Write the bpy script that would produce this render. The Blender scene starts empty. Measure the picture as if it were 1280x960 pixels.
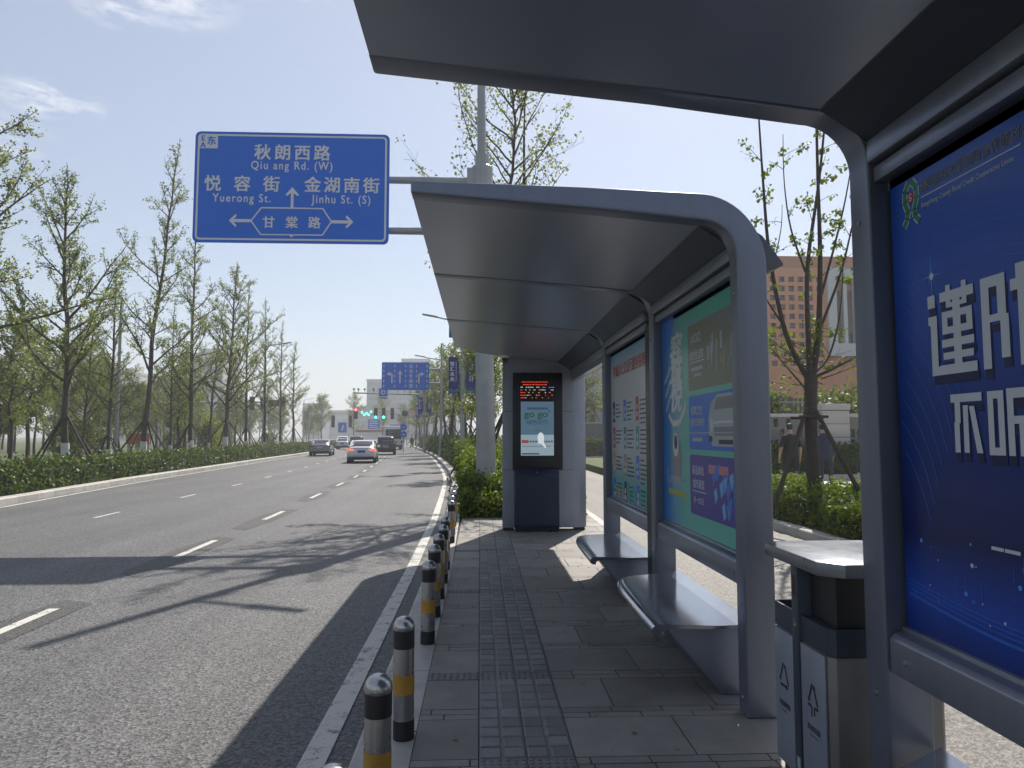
import bpy, bmesh, math, random
import numpy as np
from mathutils import Vector, Matrix

R = math.radians
SC = bpy.context.scene
COL = SC.collection

# ------------------------------------------------------------------ camera
cam_data = bpy.data.cameras.new("camera")
cam = bpy.data.objects.new("camera", cam_data)
COL.objects.link(cam)
cam_data.sensor_fit = 'HORIZONTAL'
cam_data.angle = 2 * math.atan(640 / 887)
cam_data.clip_start = 0.05
cam_data.clip_end = 6000
cam.location = (0, 0, 1.6)
YAW = math.atan2(40, 887)
PITCH = math.atan2(65, 888)
cam.rotation_euler = (R(90) + PITCH, 0, -YAW)
SC.camera = cam

# ------------------------------------------------------------------ world, sun, exposure
SUN_EL, SUN_AZ = R(50), math.atan2(0.31, 0.78)
world = bpy.data.worlds.new("World")
SC.world = world
world.use_nodes = True
wn, wl = world.node_tree.nodes, world.node_tree.links
wn.clear()
w_out = wn.new('ShaderNodeOutputWorld')
w_bg = wn.new('ShaderNodeBackground')
w_bg.inputs['Strength'].default_value = 0.088
sky = wn.new('ShaderNodeTexSky')
sky.sky_type = 'NISHITA'
sky.sun_disc = False
sky.sun_elevation = SUN_EL
sky.sun_rotation = SUN_AZ
sky.altitude = 0
sky.air_density = 1.0
sky.dust_density = 0.9
sky.ozone_density = 1.6


def sky_dir(px, py):
    u, v = (px - 640) / 887, (480 - py) / 887
    cy, sy, cp, sp = math.cos(YAW), math.sin(YAW), math.cos(PITCH), math.sin(PITCH)
    f = Vector((sy * cp, cy * cp, sp)); r = Vector((cy, -sy, 0)); up = Vector((-sy * sp, -cy * sp, cp))
    return (f + r * u + up * v).normalized()


tc = wn.new('ShaderNodeTexCoord')
cl_map = wn.new('ShaderNodeMapping'); cl_map.inputs['Scale'].default_value = (5, 5, 16)
cl_noise = wn.new('ShaderNodeTexNoise')
cl_noise.inputs['Scale'].default_value = 3.4; cl_noise.inputs['Detail'].default_value = 7; cl_noise.inputs['Roughness'].default_value = .6
wl.new(tc.outputs['Generated'], cl_map.inputs['Vector']); wl.new(cl_map.outputs[0], cl_noise.inputs['Vector'])
total = None
# a few wisps: centre direction on the sky, size, strength
for (d, rad, strg) in ((sky_dir(62, 124), .06, 1.5), (sky_dir(205, -6), .09, 1.1), (sky_dir(145, 14), .05, 1.1), (sky_dir(-10, 165), .07, .8),
                       (sky_dir(-300, 60), .2, .9), (sky_dir(300, -250), .25, .8)):
    dn = wn.new('ShaderNodeVectorMath'); dn.operation = 'SUBTRACT'; dn.inputs[1].default_value = d
    wl.new(tc.outputs['Generated'], dn.inputs[0])
    sc_ = wn.new('ShaderNodeVectorMath'); sc_.operation = 'MULTIPLY'; sc_.inputs[1].default_value = (1, 1, 2.6)
    wl.new(dn.outputs[0], sc_.inputs[0])
    ln = wn.new('ShaderNodeVectorMath'); ln.operation = 'LENGTH'; wl.new(sc_.outputs[0], ln.inputs[0])
    mr = wn.new('ShaderNodeMapRange'); mr.inputs[1].default_value = rad; mr.inputs[2].default_value = rad * .25
    mr.inputs[3].default_value = 0; mr.inputs[4].default_value = strg
    wl.new(ln.outputs['Value'], mr.inputs[0])
    if total is None:
        total = mr.outputs[0]
    else:
        ad = wn.new('ShaderNodeMath'); ad.operation = 'MAXIMUM'
        wl.new(total, ad.inputs[0]); wl.new(mr.outputs[0], ad.inputs[1]); total = ad.outputs[0]
cr = wn.new('ShaderNodeMapRange'); cr.inputs[1].default_value = .40; cr.inputs[2].default_value = .66
wl.new(cl_noise.outputs[0], cr.inputs[0])
mu = wn.new('ShaderNodeMath'); mu.operation = 'MULTIPLY'; wl.new(total, mu.inputs[0]); wl.new(cr.outputs[0], mu.inputs[1])
mu2 = wn.new('ShaderNodeMath'); mu2.operation = 'MULTIPLY'; mu2.use_clamp = True; mu2.inputs[1].default_value = .8; wl.new(mu.outputs[0], mu2.inputs[0])
cmix = wn.new('ShaderNodeMix'); cmix.data_type = 'RGBA'
veil = wn.new('ShaderNodeMix'); veil.data_type = 'RGBA'; veil.inputs[0].default_value = .26; veil.inputs[7].default_value = (6.2, 6.4, 7.1, 1)
wl.new(sky.outputs[0], veil.inputs[6])
wl.new(mu2.outputs[0], cmix.inputs[0]); wl.new(veil.outputs[2], cmix.inputs[6]); cmix.inputs[7].default_value = (9.0, 8.9, 9.2, 1)
wl.new(cmix.outputs[2], w_bg.inputs['Color'])
wl.new(w_bg.outputs[0], w_out.inputs['Surface'])

sun_d = bpy.data.lights.new("sun", 'SUN')
sun_d.energy = 5.0
sun_d.angle = R(0.53)
sun_d.color = (1.0, .93, .83)
sun = bpy.data.objects.new("sun", sun_d)
COL.objects.link(sun)
to_sun = Vector((math.sin(SUN_AZ) * math.cos(SUN_EL), math.cos(SUN_AZ) * math.cos(SUN_EL), math.sin(SUN_EL)))
sun.rotation_euler = to_sun.to_track_quat('Z', 'Y').to_euler()
sun.location = (20, 50, 60)

SC.view_settings.view_transform = 'Standard'
SC.view_settings.look = 'None'
SC.view_settings.exposure = 0.5
SC.view_settings.gamma = 1.0
SC.view_settings.use_curve_mapping = False
SC.render.engine = 'CYCLES'
cy = SC.cycles
cy.max_bounces = 8; cy.diffuse_bounces = 4; cy.glossy_bounces = 4; cy.transmission_bounces = 4; cy.transparent_max_bounces = 8
cy.volume_bounces = 0
cy.use_denoising = True
cy.sample_clamp_indirect = 6.0
cy.use_adaptive_sampling = True
cy.adaptive_threshold = 0.015
cy.caustics_reflective = False
cy.caustics_refractive = False


# ------------------------------------------------------------------ helpers
def S(r, g, b):
    f = lambda c: ((c / 255 + .055) / 1.055) ** 2.4 if c > 10.3 else c / 255 / 12.92
    return (f(r), f(g), f(b))


_M = {}


def mat(name, col, rough=.5, metal=0.0, noise=None, bump=None, emit=None, spec=.5, coat=0.0, streak=0.0):
    """principled with an optional tonal noise (scale, amount) and bump (scale, strength, distance)"""
    if name in _M: return _M[name]
    m = bpy.data.materials.new(name); m.use_nodes = True
    nt = m.node_tree; p = nt.nodes['Principled BSDF']
    p.inputs['Base Color'].default_value = (*col, 1); p.inputs['Roughness'].default_value = rough
    p.inputs['Metallic'].default_value = metal; p.inputs['Specular IOR Level'].default_value = spec
    p.inputs['Coat Weight'].default_value = coat; p.inputs['Coat Roughness'].default_value = .08
    if noise or bump:
        t = nt.nodes.new('ShaderNodeTexCoord')
    if noise:
        n = nt.nodes.new('ShaderNodeTexNoise'); n.inputs['Scale'].default_value = noise[0]; n.inputs['Detail'].default_value = 6
        n.inputs['Roughness'].default_value = .62
        nt.links.new(t.outputs['Object'], n.inputs['Vector'])
        r = nt.nodes.new('ShaderNodeMapRange'); r.inputs[1].default_value = .28; r.inputs[2].default_value = .72
        r.inputs[3].default_value = 1 - noise[1]; r.inputs[4].default_value = 1 + noise[1]
        nt.links.new(n.outputs[0], r.inputs[0])
        mx = nt.nodes.new('ShaderNodeVectorMath'); mx.operation = 'SCALE'; mx.inputs[0].default_value = col
        fac = r.outputs[0]
        if streak:      # dried water runs and dust
            mp = nt.nodes.new('ShaderNodeMapping'); mp.inputs['Scale'].default_value = (22, 22, 1.1); nt.links.new(t.outputs['Object'], mp.inputs[0])
            sn = nt.nodes.new('ShaderNodeTexNoise'); sn.inputs['Scale'].default_value = 1.0; sn.inputs['Detail'].default_value = 6; sn.inputs['Roughness'].default_value = .7; nt.links.new(mp.outputs[0], sn.inputs['Vector'])
            sr = nt.nodes.new('ShaderNodeMapRange'); sr.inputs[1].default_value = .35; sr.inputs[2].default_value = .7; sr.inputs[3].default_value = 1 - streak; sr.inputs[4].default_value = 1 + streak; nt.links.new(sn.outputs[0], sr.inputs[0])
            mm = nt.nodes.new('ShaderNodeMath'); mm.operation = 'MULTIPLY'; nt.links.new(fac, mm.inputs[0]); nt.links.new(sr.outputs[0], mm.inputs[1]); fac = mm.outputs[0]
        nt.links.new(fac, mx.inputs['Scale']); nt.links.new(mx.outputs[0], p.inputs['Base Color'])
        rr = nt.nodes.new('ShaderNodeMapRange'); rr.inputs[1].default_value = .25; rr.inputs[2].default_value = .75
        q_ = min(.1, noise[1] * .6); rr.inputs[3].default_value = max(.02, rough - q_); rr.inputs[4].default_value = min(1, rough + q_)
        nt.links.new(n.outputs[0], rr.inputs[0]); nt.links.new(rr.outputs[0], p.inputs['Roughness'])
    if bump:
        n2 = nt.nodes.new('ShaderNodeTexNoise'); n2.inputs['Scale'].default_value = bump[0]; n2.inputs['Detail'].default_value = 4
        nt.links.new(t.outputs['Object'], n2.inputs['Vector'])
        b = nt.nodes.new('ShaderNodeBump'); b.inputs['Strength'].default_value = bump[1]; b.inputs['Distance'].default_value = bump[2]
        nt.links.new(n2.outputs[0], b.inputs['Height']); nt.links.new(b.outputs[0], p.inputs['Normal'])
    if emit:
        p.inputs['Emission Color'].default_value = (*emit[0], 1); p.inputs['Emission Strength'].default_value = emit[1]
    _M[name] = m
    return m


def leaf_mat(name, c0, c1, trans=.45):
    if name in _M: return _M[name]
    m = bpy.data.materials.new(name); m.use_nodes = True
    nt = m.node_tree; nt.nodes.clear()
    out = nt.nodes.new('ShaderNodeOutputMaterial'); g = nt.nodes.new('ShaderNodeNewGeometry')
    ramp = nt.nodes.new('ShaderNodeMix'); ramp.data_type = 'RGBA'
    ramp.inputs[6].default_value = (*c0, 1); ramp.inputs[7].default_value = (*c1, 1)
    tcn = nt.nodes.new('ShaderNodeTexCoord'); cn = nt.nodes.new('ShaderNodeTexNoise'); cn.inputs['Scale'].default_value = 1.7; cn.inputs['Detail'].default_value = 3
    nt.links.new(tcn.outputs['Object'], cn.inputs['Vector'])
    cm_ = nt.nodes.new('ShaderNodeMapRange'); cm_.inputs[1].default_value = .35; cm_.inputs[2].default_value = .65; cm_.inputs[3].default_value = -.35; cm_.inputs[4].default_value = .35
    nt.links.new(cn.outputs[0], cm_.inputs[0])
    ca = nt.nodes.new('ShaderNodeMath'); ca.operation = 'ADD'; ca.use_clamp = True
    nt.links.new(g.outputs['Random Per Island'], ca.inputs[0]); nt.links.new(cm_.outputs[0], ca.inputs[1]); nt.links.new(ca.outputs[0], ramp.inputs[0])
    d = nt.nodes.new('ShaderNodeBsdfPrincipled'); d.inputs['Roughness'].default_value = .5; d.inputs['Specular IOR Level'].default_value = .35
    t = nt.nodes.new('ShaderNodeBsdfTranslucent'); mx = nt.nodes.new('ShaderNodeMixShader'); mx.inputs[0].default_value = trans
    nt.links.new(ramp.outputs[2], d.inputs['Base Color'])
    br = nt.nodes.new('ShaderNodeVectorMath'); br.operation = 'MULTIPLY'; br.inputs[1].default_value = (1.25, 1.3, .75)
    nt.links.new(ramp.outputs[2], br.inputs[0]); nt.links.new(br.outputs[0], t.inputs['Color'])
    nt.links.new(d.outputs[0], mx.inputs[1]); nt.links.new(t.outputs[0], mx.inputs[2]); nt.links.new(mx.outputs[0], out.inputs['Surface'])
    _M[name] = m
    return m


class MB:
    def __init__(self):
        self.v, self.f, self.m = [], [], []

    def add(self, vs, fs, mi=0):
        o = len(self.v); self.v.extend(vs)
        for f in fs: self.f.append([i + o for i in f]); self.m.append(mi)
        return self

    def box(self, x0, x1, y0, y1, z0, z1, mi=0):
        return self.add([(x0, y0, z0), (x1, y0, z0), (x1, y1, z0), (x0, y1, z0), (x0, y0, z1), (x1, y0, z1), (x1, y1, z1), (x0, y1, z1)],
                        [(0, 3, 2, 1), (4, 5, 6, 7), (0, 1, 5, 4), (1, 2, 6, 5), (2, 3, 7, 6), (3, 0, 4, 7)], mi)

    def prism(self, poly, axis, a, b, mi=0):
        """closed outline extruded along an axis; poly is (x,z) for y, (x,y) for z, (y,z) for x"""
        n = len(poly)
        mk = {'y': lambda p, t: (p[0], t, p[1]), 'z': lambda p, t: (p[0], p[1], t), 'x': lambda p, t: (t, p[0], p[1])}[axis]
        vs = [mk(p, a) for p in poly] + [mk(p, b) for p in poly]
        fs = [tuple(range(n)), tuple(range(2 * n - 1, n - 1, -1))] + [(i, i + n, (i + 1) % n + n, (i + 1) % n) for i in range(n)]
        return self.add(vs, fs, mi)

    def cone(self, p0, p1, r0, r1, n=10, mi=0, caps=True):
        p0, p1 = Vector(p0), Vector(p1); d = (p1 - p0)
        if d.length < 1e-6: return self
        d.normalize(); u = d.orthogonal().normalized(); w = d.cross(u)
        vs = []
        for p, r in ((p0, r0), (p1, r1)):
            for k in range(n):
                a = 2 * math.pi * k / n
                vs.append(tuple(p + (u * math.cos(a) + w * math.sin(a)) * r))
        fs = [(k, (k + 1) % n, (k + 1) % n + n, k + n) for k in range(n)]
        if caps: fs += [tuple(range(n - 1, -1, -1)), tuple(range(n, 2 * n))]
        return self.add(vs, fs, mi)

    def tube(self, pts, rad, n=8, mi=0):
        pts = [Vector(p) for p in pts]
        if not isinstance(rad, (list, tuple)): rad = [rad] * len(pts)
        vs, fs = [], []
        ref = None
        for i, p in enumerate(pts):
            d = (pts[min(i + 1, len(pts) - 1)] - pts[max(i - 1, 0)]).normalized()
            u = d.orthogonal().normalized() if ref is None else (ref - d * ref.dot(d)).normalized()
            ref = u; w = d.cross(u)
            for k in range(n):
                a = 2 * math.pi * k / n
                vs.append(tuple(p + (u * math.cos(a) + w * math.sin(a)) * rad[i]))
        for i in range(len(pts) - 1):
            for k in range(n):
                fs.append((i * n + k, i * n + (k + 1) % n, (i + 1) * n + (k + 1) % n, (i + 1) * n + k))
        fs += [tuple(range(n - 1, -1, -1)), tuple(range((len(pts) - 1) * n, len(pts) * n))]
        return self.add(vs, fs, mi)

    def lathe(self, prof, n=24, c=(0, 0, 0), mi=0):
        vs, fs = [], []
        for (r, z) in prof:
            for k in range(n):
                a = 2 * math.pi * k / n
                vs.append((c[0] + r * math.cos(a), c[1] + r * math.sin(a), c[2] + z))
        for i in range(len(prof) - 1):
            for k in range(n):
                fs.append((i * n + k, i * n + (k + 1) % n, (i + 1) * n + (k + 1) % n, (i + 1) * n + k))
        fs += [tuple(range(n - 1, -1, -1)), tuple(range((len(prof) - 1) * n, len(prof) * n))]
        return self.add(vs, fs, mi)

    def flat(self, pts, fr, t=0.0, mi=0, th=0.0):
        """2-D outline on a frame fr = (origin, right, up); t = height above the surface, th = thickness"""
        o, ux, uy = fr; nz = ux.cross(uy)
        a = [tuple(o + ux * p[0] + uy * p[1] + nz * t) for p in pts]
        n = len(pts)
        if not th: return self.add(a, [tuple(range(n))], mi)
        b = [tuple(o + ux * p[0] + uy * p[1] + nz * (t + th)) for p in pts]
        return self.add(a + b, [tuple(range(n - 1, -1, -1)), tuple(range(n, 2 * n))] + [(i, (i + 1) % n, (i + 1) % n + n, i + n) for i in range(n)], mi)

    def rect(self, x0, x1, y0, y1, fr, t=0.0, mi=0, th=0.0):
        return self.flat([(x0, y0), (x1, y0), (x1, y1), (x0, y1)], fr, t, mi, th)

    def disc(self, cx, cy, r, fr, t=0.0, mi=0, n=20, ry=None):
        ry = ry or r
        return self.flat([(cx + r * math.cos(2 * math.pi * k / n), cy + ry * math.sin(2 * math.pi * k / n)) for k in range(n)], fr, t, mi)

    def line(self, pts, w, fr, t=0.0, mi=0):
        for (x0, y0), (x1, y1) in zip(pts, pts[1:]):
            L = math.hypot(x1 - x0, y1 - y0) or 1
            nx, ny = -(y1 - y0) / L * w / 2, (x1 - x0) / L * w / 2
            self.flat([(x0 - nx, y0 - ny), (x1 - nx, y1 - ny), (x1 + nx, y1 + ny), (x0 + nx, y0 + ny)], fr, t, mi)
        return self

    def text(self, s, x, y, h, fr, t=0.0, mi=0, bold=.0, align='CENTER', sx=1.0, shear=0.0, space=1.0):
        """lettering; heavier strokes come from a few copies shifted by a fraction of the stroke, each a hair above the last"""
        vs, fs = text_mesh(s, 0.0, align, shear, space)
        o, ux, uy = fr; nz = ux.cross(uy)
        b = bold * .8
        offs = [(0, 0)] if bold < .008 else [(-b, -b * .6), (b, -b * .6), (-b, b * .6), (b, b * .6), (0, 0)]
        for i, (dx, dy) in enumerate(offs):
            self.add([tuple(o + ux * (x + (v[0] + dx) * h * sx) + uy * (y + (v[1] + dy) * h) + nz * (t + i * .00012)) for v in vs], fs, mi)
        return self

    def build(self, name, mats, parent=None, bevel=0.0, smooth=40, seg=2):
        me = bpy.data.meshes.new(name)
        me.from_pydata(self.v, [], self.f)
        if not isinstance(mats, (list, tuple)): mats = [mats]
        for m in mats: me.materials.append(m)
        me.polygons.foreach_set('material_index', self.m)
        if bevel:
            bm = bmesh.new(); bm.from_mesh(me)
            bmesh.ops.remove_doubles(bm, verts=bm.verts, dist=1e-5)
            bm.normal_update()
            es = [e for e in bm.edges if len(e.link_faces) == 2 and e.calc_face_angle(0) > R(35)]
            bmesh.ops.bevel(bm, geom=es, offset=bevel, segments=seg, profile=.5, affect='EDGES', clamp_overlap=True)
            bm.to_mesh(me); bm.free()
        me.polygons.foreach_set('use_smooth', [True] * len(me.polygons))
        me.set_sharp_from_angle(angle=R(smooth))
        me.update()
        o = bpy.data.objects.new(name, me); COL.objects.link(o)
        if parent: o.parent = parent
        return o


_T = {}


def text_mesh(s, bold, align, shear=0.0, space=1.0):
    k = (s, bold, align, shear, space)
    if k not in _T:
        c = bpy.data.curves.new('t', 'FONT'); c.body = s; c.align_x = align; c.align_y = 'BOTTOM_BASELINE'
        c.offset = bold; c.resolution_u = 3; c.shear = shear; c.space_character = space
        o = bpy.data.objects.new('t', c); COL.objects.link(o)
        dg = bpy.context.evaluated_depsgraph_get()
        me = bpy.data.meshes.new_from_object(o.evaluated_get(dg))
        _T[k] = ([tuple(v.co) for v in me.vertices], [tuple(p.vertices) for p in me.polygons])
        bpy.data.objects.remove(o); bpy.data.curves.remove(c); bpy.data.meshes.remove(me)
    return _T[k]


def thing(name, label, cat, loc=(0, 0, 0), rz=0.0, group=None):
    o = bpy.data.objects.new(name, None); COL.objects.link(o)
    o.empty_display_size = .2; o.location = loc; o.rotation_euler = (0, 0, rz)
    return tag(o, label, cat, group)


def tag(o, label, cat, group=None, kind=None):
    o['label'] = label; o['category'] = cat
    if group: o['group'] = group
    if kind: o['kind'] = kind
    return o


def struct(o, label=None):
    o['kind'] = 'structure'
    return o


def dup(root, loc, rz=0.0, label=None, scale=None):
    def cp(o, par):
        c = o.copy(); COL.objects.link(c)
        if par: c.parent = par
        for ch in o.children: cp(ch, c)
        return c
    r = cp(root, None); r.location = loc; r.rotation_euler = (0, 0, rz)
    if scale: r.scale = (scale,) * 3
    if label: r['label'] = label
    return r


def leaves_obj(name, pts, size, m, parent=None, seed=0, up=.35, jitter=.35, aspect=.42):
    """one small folded diamond per point"""
    rng = np.random.default_rng(seed)
    P = np.asarray(pts, dtype=float); n = len(P)
    d = rng.normal(size=(n, 3)); d[:, 2] += up; d /= np.linalg.norm(d, axis=1)[:, None]
    q = rng.normal(size=(n, 3)); w = np.cross(d, q); w /= np.linalg.norm(w, axis=1)[:, None] + 1e-9
    nn = np.cross(d, w)
    s = size * (1 + jitter * rng.uniform(-1, 1, n))[:, None]
    V = np.empty((n, 4, 3))
    V[:, 0] = P - d * s * .5; V[:, 1] = P + w * s * aspect + nn * s * .1; V[:, 2] = P + d * s * .5; V[:, 3] = P - w * s * aspect + nn * s * .1
    me = bpy.data.meshes.new(name)
    me.vertices.add(n * 4); me.vertices.foreach_set('co', V.ravel())
    me.loops.add(n * 4); me.loops.foreach_set('vertex_index', np.arange(n * 4))
    me.polygons.add(n); me.polygons.foreach_set('loop_start', np.arange(n) * 4)
    me.materials.append(m)
    me.update(calc_edges=True)
    o = bpy.data.objects.new(name, me); COL.objects.link(o)
    if parent: o.parent = parent
    return o


def lerp_curve(pts):
    ys = [p[0] for p in pts]; xs = [p[1] for p in pts]
    return lambda y: float(np.interp(y, ys, xs))


def V3(*a): return Vector(a)


FACE_ROAD = lambda x, y, z: (V3(x, y, z), V3(0, -1, 0), V3(0, 0, 1))      # a surface that looks towards -x
FACE_CAM = lambda x, y, z: (V3(x, y, z), V3(1, 0, 0), V3(0, 0, 1))        # a surface that looks towards -y

# ------------------------------------------------------------------ materials
def asphalt(name, col, tracks=True):
    m = bpy.data.materials.new(name); m.use_nodes = True
    nt = m.node_tree; p = nt.nodes['Principled BSDF']; L = nt.links.new
    t = nt.nodes.new('ShaderNodeTexCoord')
    def noise(scale, det, vec=None, rough=.6):
        n = nt.nodes.new('ShaderNodeTexNoise'); n.inputs['Scale'].default_value = scale; n.inputs['Detail'].default_value = det
        n.inputs['Roughness'].default_value = rough
        L(vec or t.outputs['Object'], n.inputs['Vector']); return n.outputs[0]
    def rng(src, a, b, c, d):
        r = nt.nodes.new('ShaderNodeMapRange'); r.inputs[1].default_value = a; r.inputs[2].default_value = b
        r.inputs[3].default_value = c; r.inputs[4].default_value = d; L(src, r.inputs[0]); return r.outputs[0]
    def mul(a, b):
        q = nt.nodes.new('ShaderNodeMath'); q.operation = 'MULTIPLY'; L(a, q.inputs[0]); L(b, q.inputs[1]); return q.outputs[0]
    mp = nt.nodes.new('ShaderNodeMapping'); mp.inputs['Scale'].default_value = (1.1, .05, 1); L(t.outputs['Object'], mp.inputs[0])
    vor = nt.nodes.new('ShaderNodeTexVoronoi'); vor.inputs['Scale'].default_value = 62; L(t.outputs['Object'], vor.inputs['Vector'])
    f = mul(rng(vor.outputs['Color'], 0, 1, .16, 1.95), rng(noise(26, 3), .3, .7, .74, 1.26))
    f = mul(f, rng(noise(.35, 5), .3, .7, .88, 1.12))
    f = mul(f, rng(noise(1.0, 4, mp.outputs[0]), .3, .7, .80, 1.18))
    # old wheel oil and dust stains
    f = mul(f, rng(noise(2.2, 6, None, .7), .55, .75, 1.0, .82))
    s = nt.nodes.new('ShaderNodeVectorMath'); s.operation = 'SCALE'; s.inputs[0].default_value = col
    L(f, s.inputs['Scale']); L(s.outputs[0], p.inputs['Base Color'])
    p.inputs['Roughness'].default_value = .66; p.inputs['Specular IOR Level'].default_value = .5
    b = nt.nodes.new('ShaderNodeBump'); b.inputs['Strength'].default_value = .7; b.inputs['Distance'].default_value = .006
    L(vor.outputs['Distance'], b.inputs['Height']); L(b.outputs[0], p.inputs['Normal'])
    return m


def paving_mat(name, col, var=.16):
    """concrete slabs; each slab keeps its own tone"""
    m = bpy.data.materials.new(name); m.use_nodes = True
    nt = m.node_tree; p = nt.nodes['Principled BSDF']; L = nt.links.new
    g = nt.nodes.new('ShaderNodeNewGeometry'); t = nt.nodes.new('ShaderNodeTexCoord')
    r = nt.nodes.new('ShaderNodeMapRange'); r.inputs[3].default_value = 1 - var; r.inputs[4].default_value = 1 + var
    L(g.outputs['Random Per Island'], r.inputs[0])
    n = nt.nodes.new('ShaderNodeTexNoise'); n.inputs['Scale'].default_value = 3.0; n.inputs['Detail'].default_value = 8; n.inputs['Roughness'].default_value = .7
    L(t.outputs['Object'], n.inputs['Vector'])
    r2 = nt.nodes.new('ShaderNodeMapRange'); r2.inputs[1].default_value = .3; r2.inputs[2].default_value = .7; r2.inputs[3].default_value = .78; r2.inputs[4].default_value = 1.18
    L(n.outputs[0], r2.inputs[0])
    n3 = nt.nodes.new('ShaderNodeTexNoise'); n3.inputs['Scale'].default_value = 160; n3.inputs['Detail'].default_value = 2
    L(t.outputs['Object'], n3.inputs['Vector'])
    r3 = nt.nodes.new('ShaderNodeMapRange'); r3.inputs[1].default_value = .3; r3.inputs[2].default_value = .7; r3.inputs[3].default_value = .85; r3.inputs[4].default_value = 1.15
    L(n3.outputs[0], r3.inputs[0])
    q = nt.nodes.new('ShaderNodeMath'); q.operation = 'MULTIPLY'; L(r.outputs[0], q.inputs[0]); L(r2.outputs[0], q.inputs[1])
    q2 = nt.nodes.new('ShaderNodeMath'); q2.operation = 'MULTIPLY'; L(q.outputs[0], q2.inputs[0]); L(r3.outputs[0], q2.inputs[1])
    s = nt.nodes.new('ShaderNodeVectorMath'); s.operation = 'SCALE'; s.inputs[0].default_value = col
    L(q2.outputs[0], s.inputs['Scale']); L(s.outputs[0], p.inputs['Base Color'])
    p.inputs['Roughness'].default_value = .62
    b = nt.nodes.new('ShaderNodeBump'); b.inputs['Strength'].default_value = .25; b.inputs['Distance'].default_value = .002
    L(n3.outputs[0], b.inputs['Height']); L(b.outputs[0], p.inputs['Normal'])
    return m


M_ROAD = asphalt('asphalt', (.081, .0815, .0835))
M_PATCH = asphalt('asphalt_patch', (.047, .046, .045))
M_SIDE = asphalt('side_asphalt', (.125, .117, .105))
M_PAVE = paving_mat('paving', (.205, .193, .178))
M_TACT = paving_mat('tactile', (.175, .172, .170), .2)
M_KERB = paving_mat('kerb_stone', (.40, .385, .36), .1)
M_PALE = paving_mat('pale_paving', (.42, .40, .37), .08)
M_JOINT = mat('joint', (.06, .058, .055), .9)
M_GROUND = mat('ground', (.10, .105, .055), .9, noise=(.12, .35))
M_LAWN = mat('lawn', (.07, .095, .028), .9, noise=(.8, .4), bump=(30, .8, .05))
M_SOIL = mat('soil', (.10, .075, .05), .95, noise=(3, .3), bump=(20, .6, .03))
M_WHITE = mat('road_paint', (.50, .49, .455), .6, bump=(150, .3, .004))
def wear(m, under, scale=7.0, thr=.60, fine=60.0):
    nt = m.node_tree; p = nt.nodes['Principled BSDF']; t = nt.nodes.new('ShaderNodeTexCoord')
    a = nt.nodes.new('ShaderNodeTexNoise'); a.inputs['Scale'].default_value = scale; a.inputs['Detail'].default_value = 8; a.inputs['Roughness'].default_value = .75
    b = nt.nodes.new('ShaderNodeTexNoise'); b.inputs['Scale'].default_value = fine; b.inputs['Detail'].default_value = 3
    for q in (a, b): nt.links.new(t.outputs['Object'], q.inputs['Vector'])
    ad = nt.nodes.new('ShaderNodeMath'); ad.operation = 'MULTIPLY_ADD'; ad.inputs[1].default_value = .35; nt.links.new(b.outputs[0], ad.inputs[0]); nt.links.new(a.outputs[0], ad.inputs[2])
    r = nt.nodes.new('ShaderNodeMapRange'); r.inputs[1].default_value = thr + .10; r.inputs[2].default_value = thr + .22; nt.links.new(ad.outputs[0], r.inputs[0])
    mx = nt.nodes.new('ShaderNodeMix'); mx.data_type = 'RGBA'; mx.inputs[6].default_value = p.inputs['Base Color'].default_value; mx.inputs[7].default_value = (*under, 1)
    nt.links.new(r.outputs[0], mx.inputs[0]); nt.links.new(mx.outputs[2], p.inputs['Base Color'])
wear(M_WHITE, (.10, .10, .098))
M_METAL = mat('shelter_metal', (.175, .195, .248), .40, .55, noise=(1.6, .08), streak=.05)
M_METAL_L = mat('shelter_metal_pale', (.265, .285, .345), .34, .6, noise=(2.2, .08), streak=.06)
M_SOFFIT = mat('soffit_metal', (.285, .315, .395), .30, .45, noise=(1.1, .05))
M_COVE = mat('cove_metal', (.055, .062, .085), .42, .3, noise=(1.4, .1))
M_GUT = mat('gutter_metal', (.085, .09, .11), .42, .4, noise=(2, .1))
M_DARK = mat('dark_metal', (.022, .024, .03), .4, .3, noise=(3, .15))
M_STEEL = mat('steel', (.42, .42, .42), .28, .95, noise=(5, .12))
M_SEAT = mat('seat_metal', (.36, .38, .42), .15, .85, noise=(4, .1))
M_BLACK = mat('black_band', (.014, .014, .016), .45)
M_YELLOW = mat('yellow_band', (.44, .235, .032), .5, noise=(9, .2))
M_GALV = mat('galvanised', (.33, .335, .34), .45, .35, noise=(3, .12))
M_SIGN = mat('sign_blue', (.012, .14, .66), .38, noise=(1.5, .06))
M_SIGNW = mat('sign_white', (.66, .67, .70), .45)
M_BARK = mat('bark', (.085, .068, .055), .9, noise=(14, .4), bump=(30, .9, .02))
M_BARK_D = mat('bark_dark', (.055, .044, .036), .9, noise=(14, .4), bump=(30, .9, .02))
M_LIME = mat('limewash', (.62, .61, .58), .85, noise=(10, .15))
M_STAKE = mat('stake_wood', (.055, .044, .036), .85, noise=(12, .3))
M_GLASS = mat('car_glass', (.012, .014, .016), .06, 0, coat=.5)
M_TYRE = mat('tyre', (.012, .012, .012), .8)
M_CONC = mat('concrete', (.34, .33, .31), .8, noise=(2.5, .15))

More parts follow.
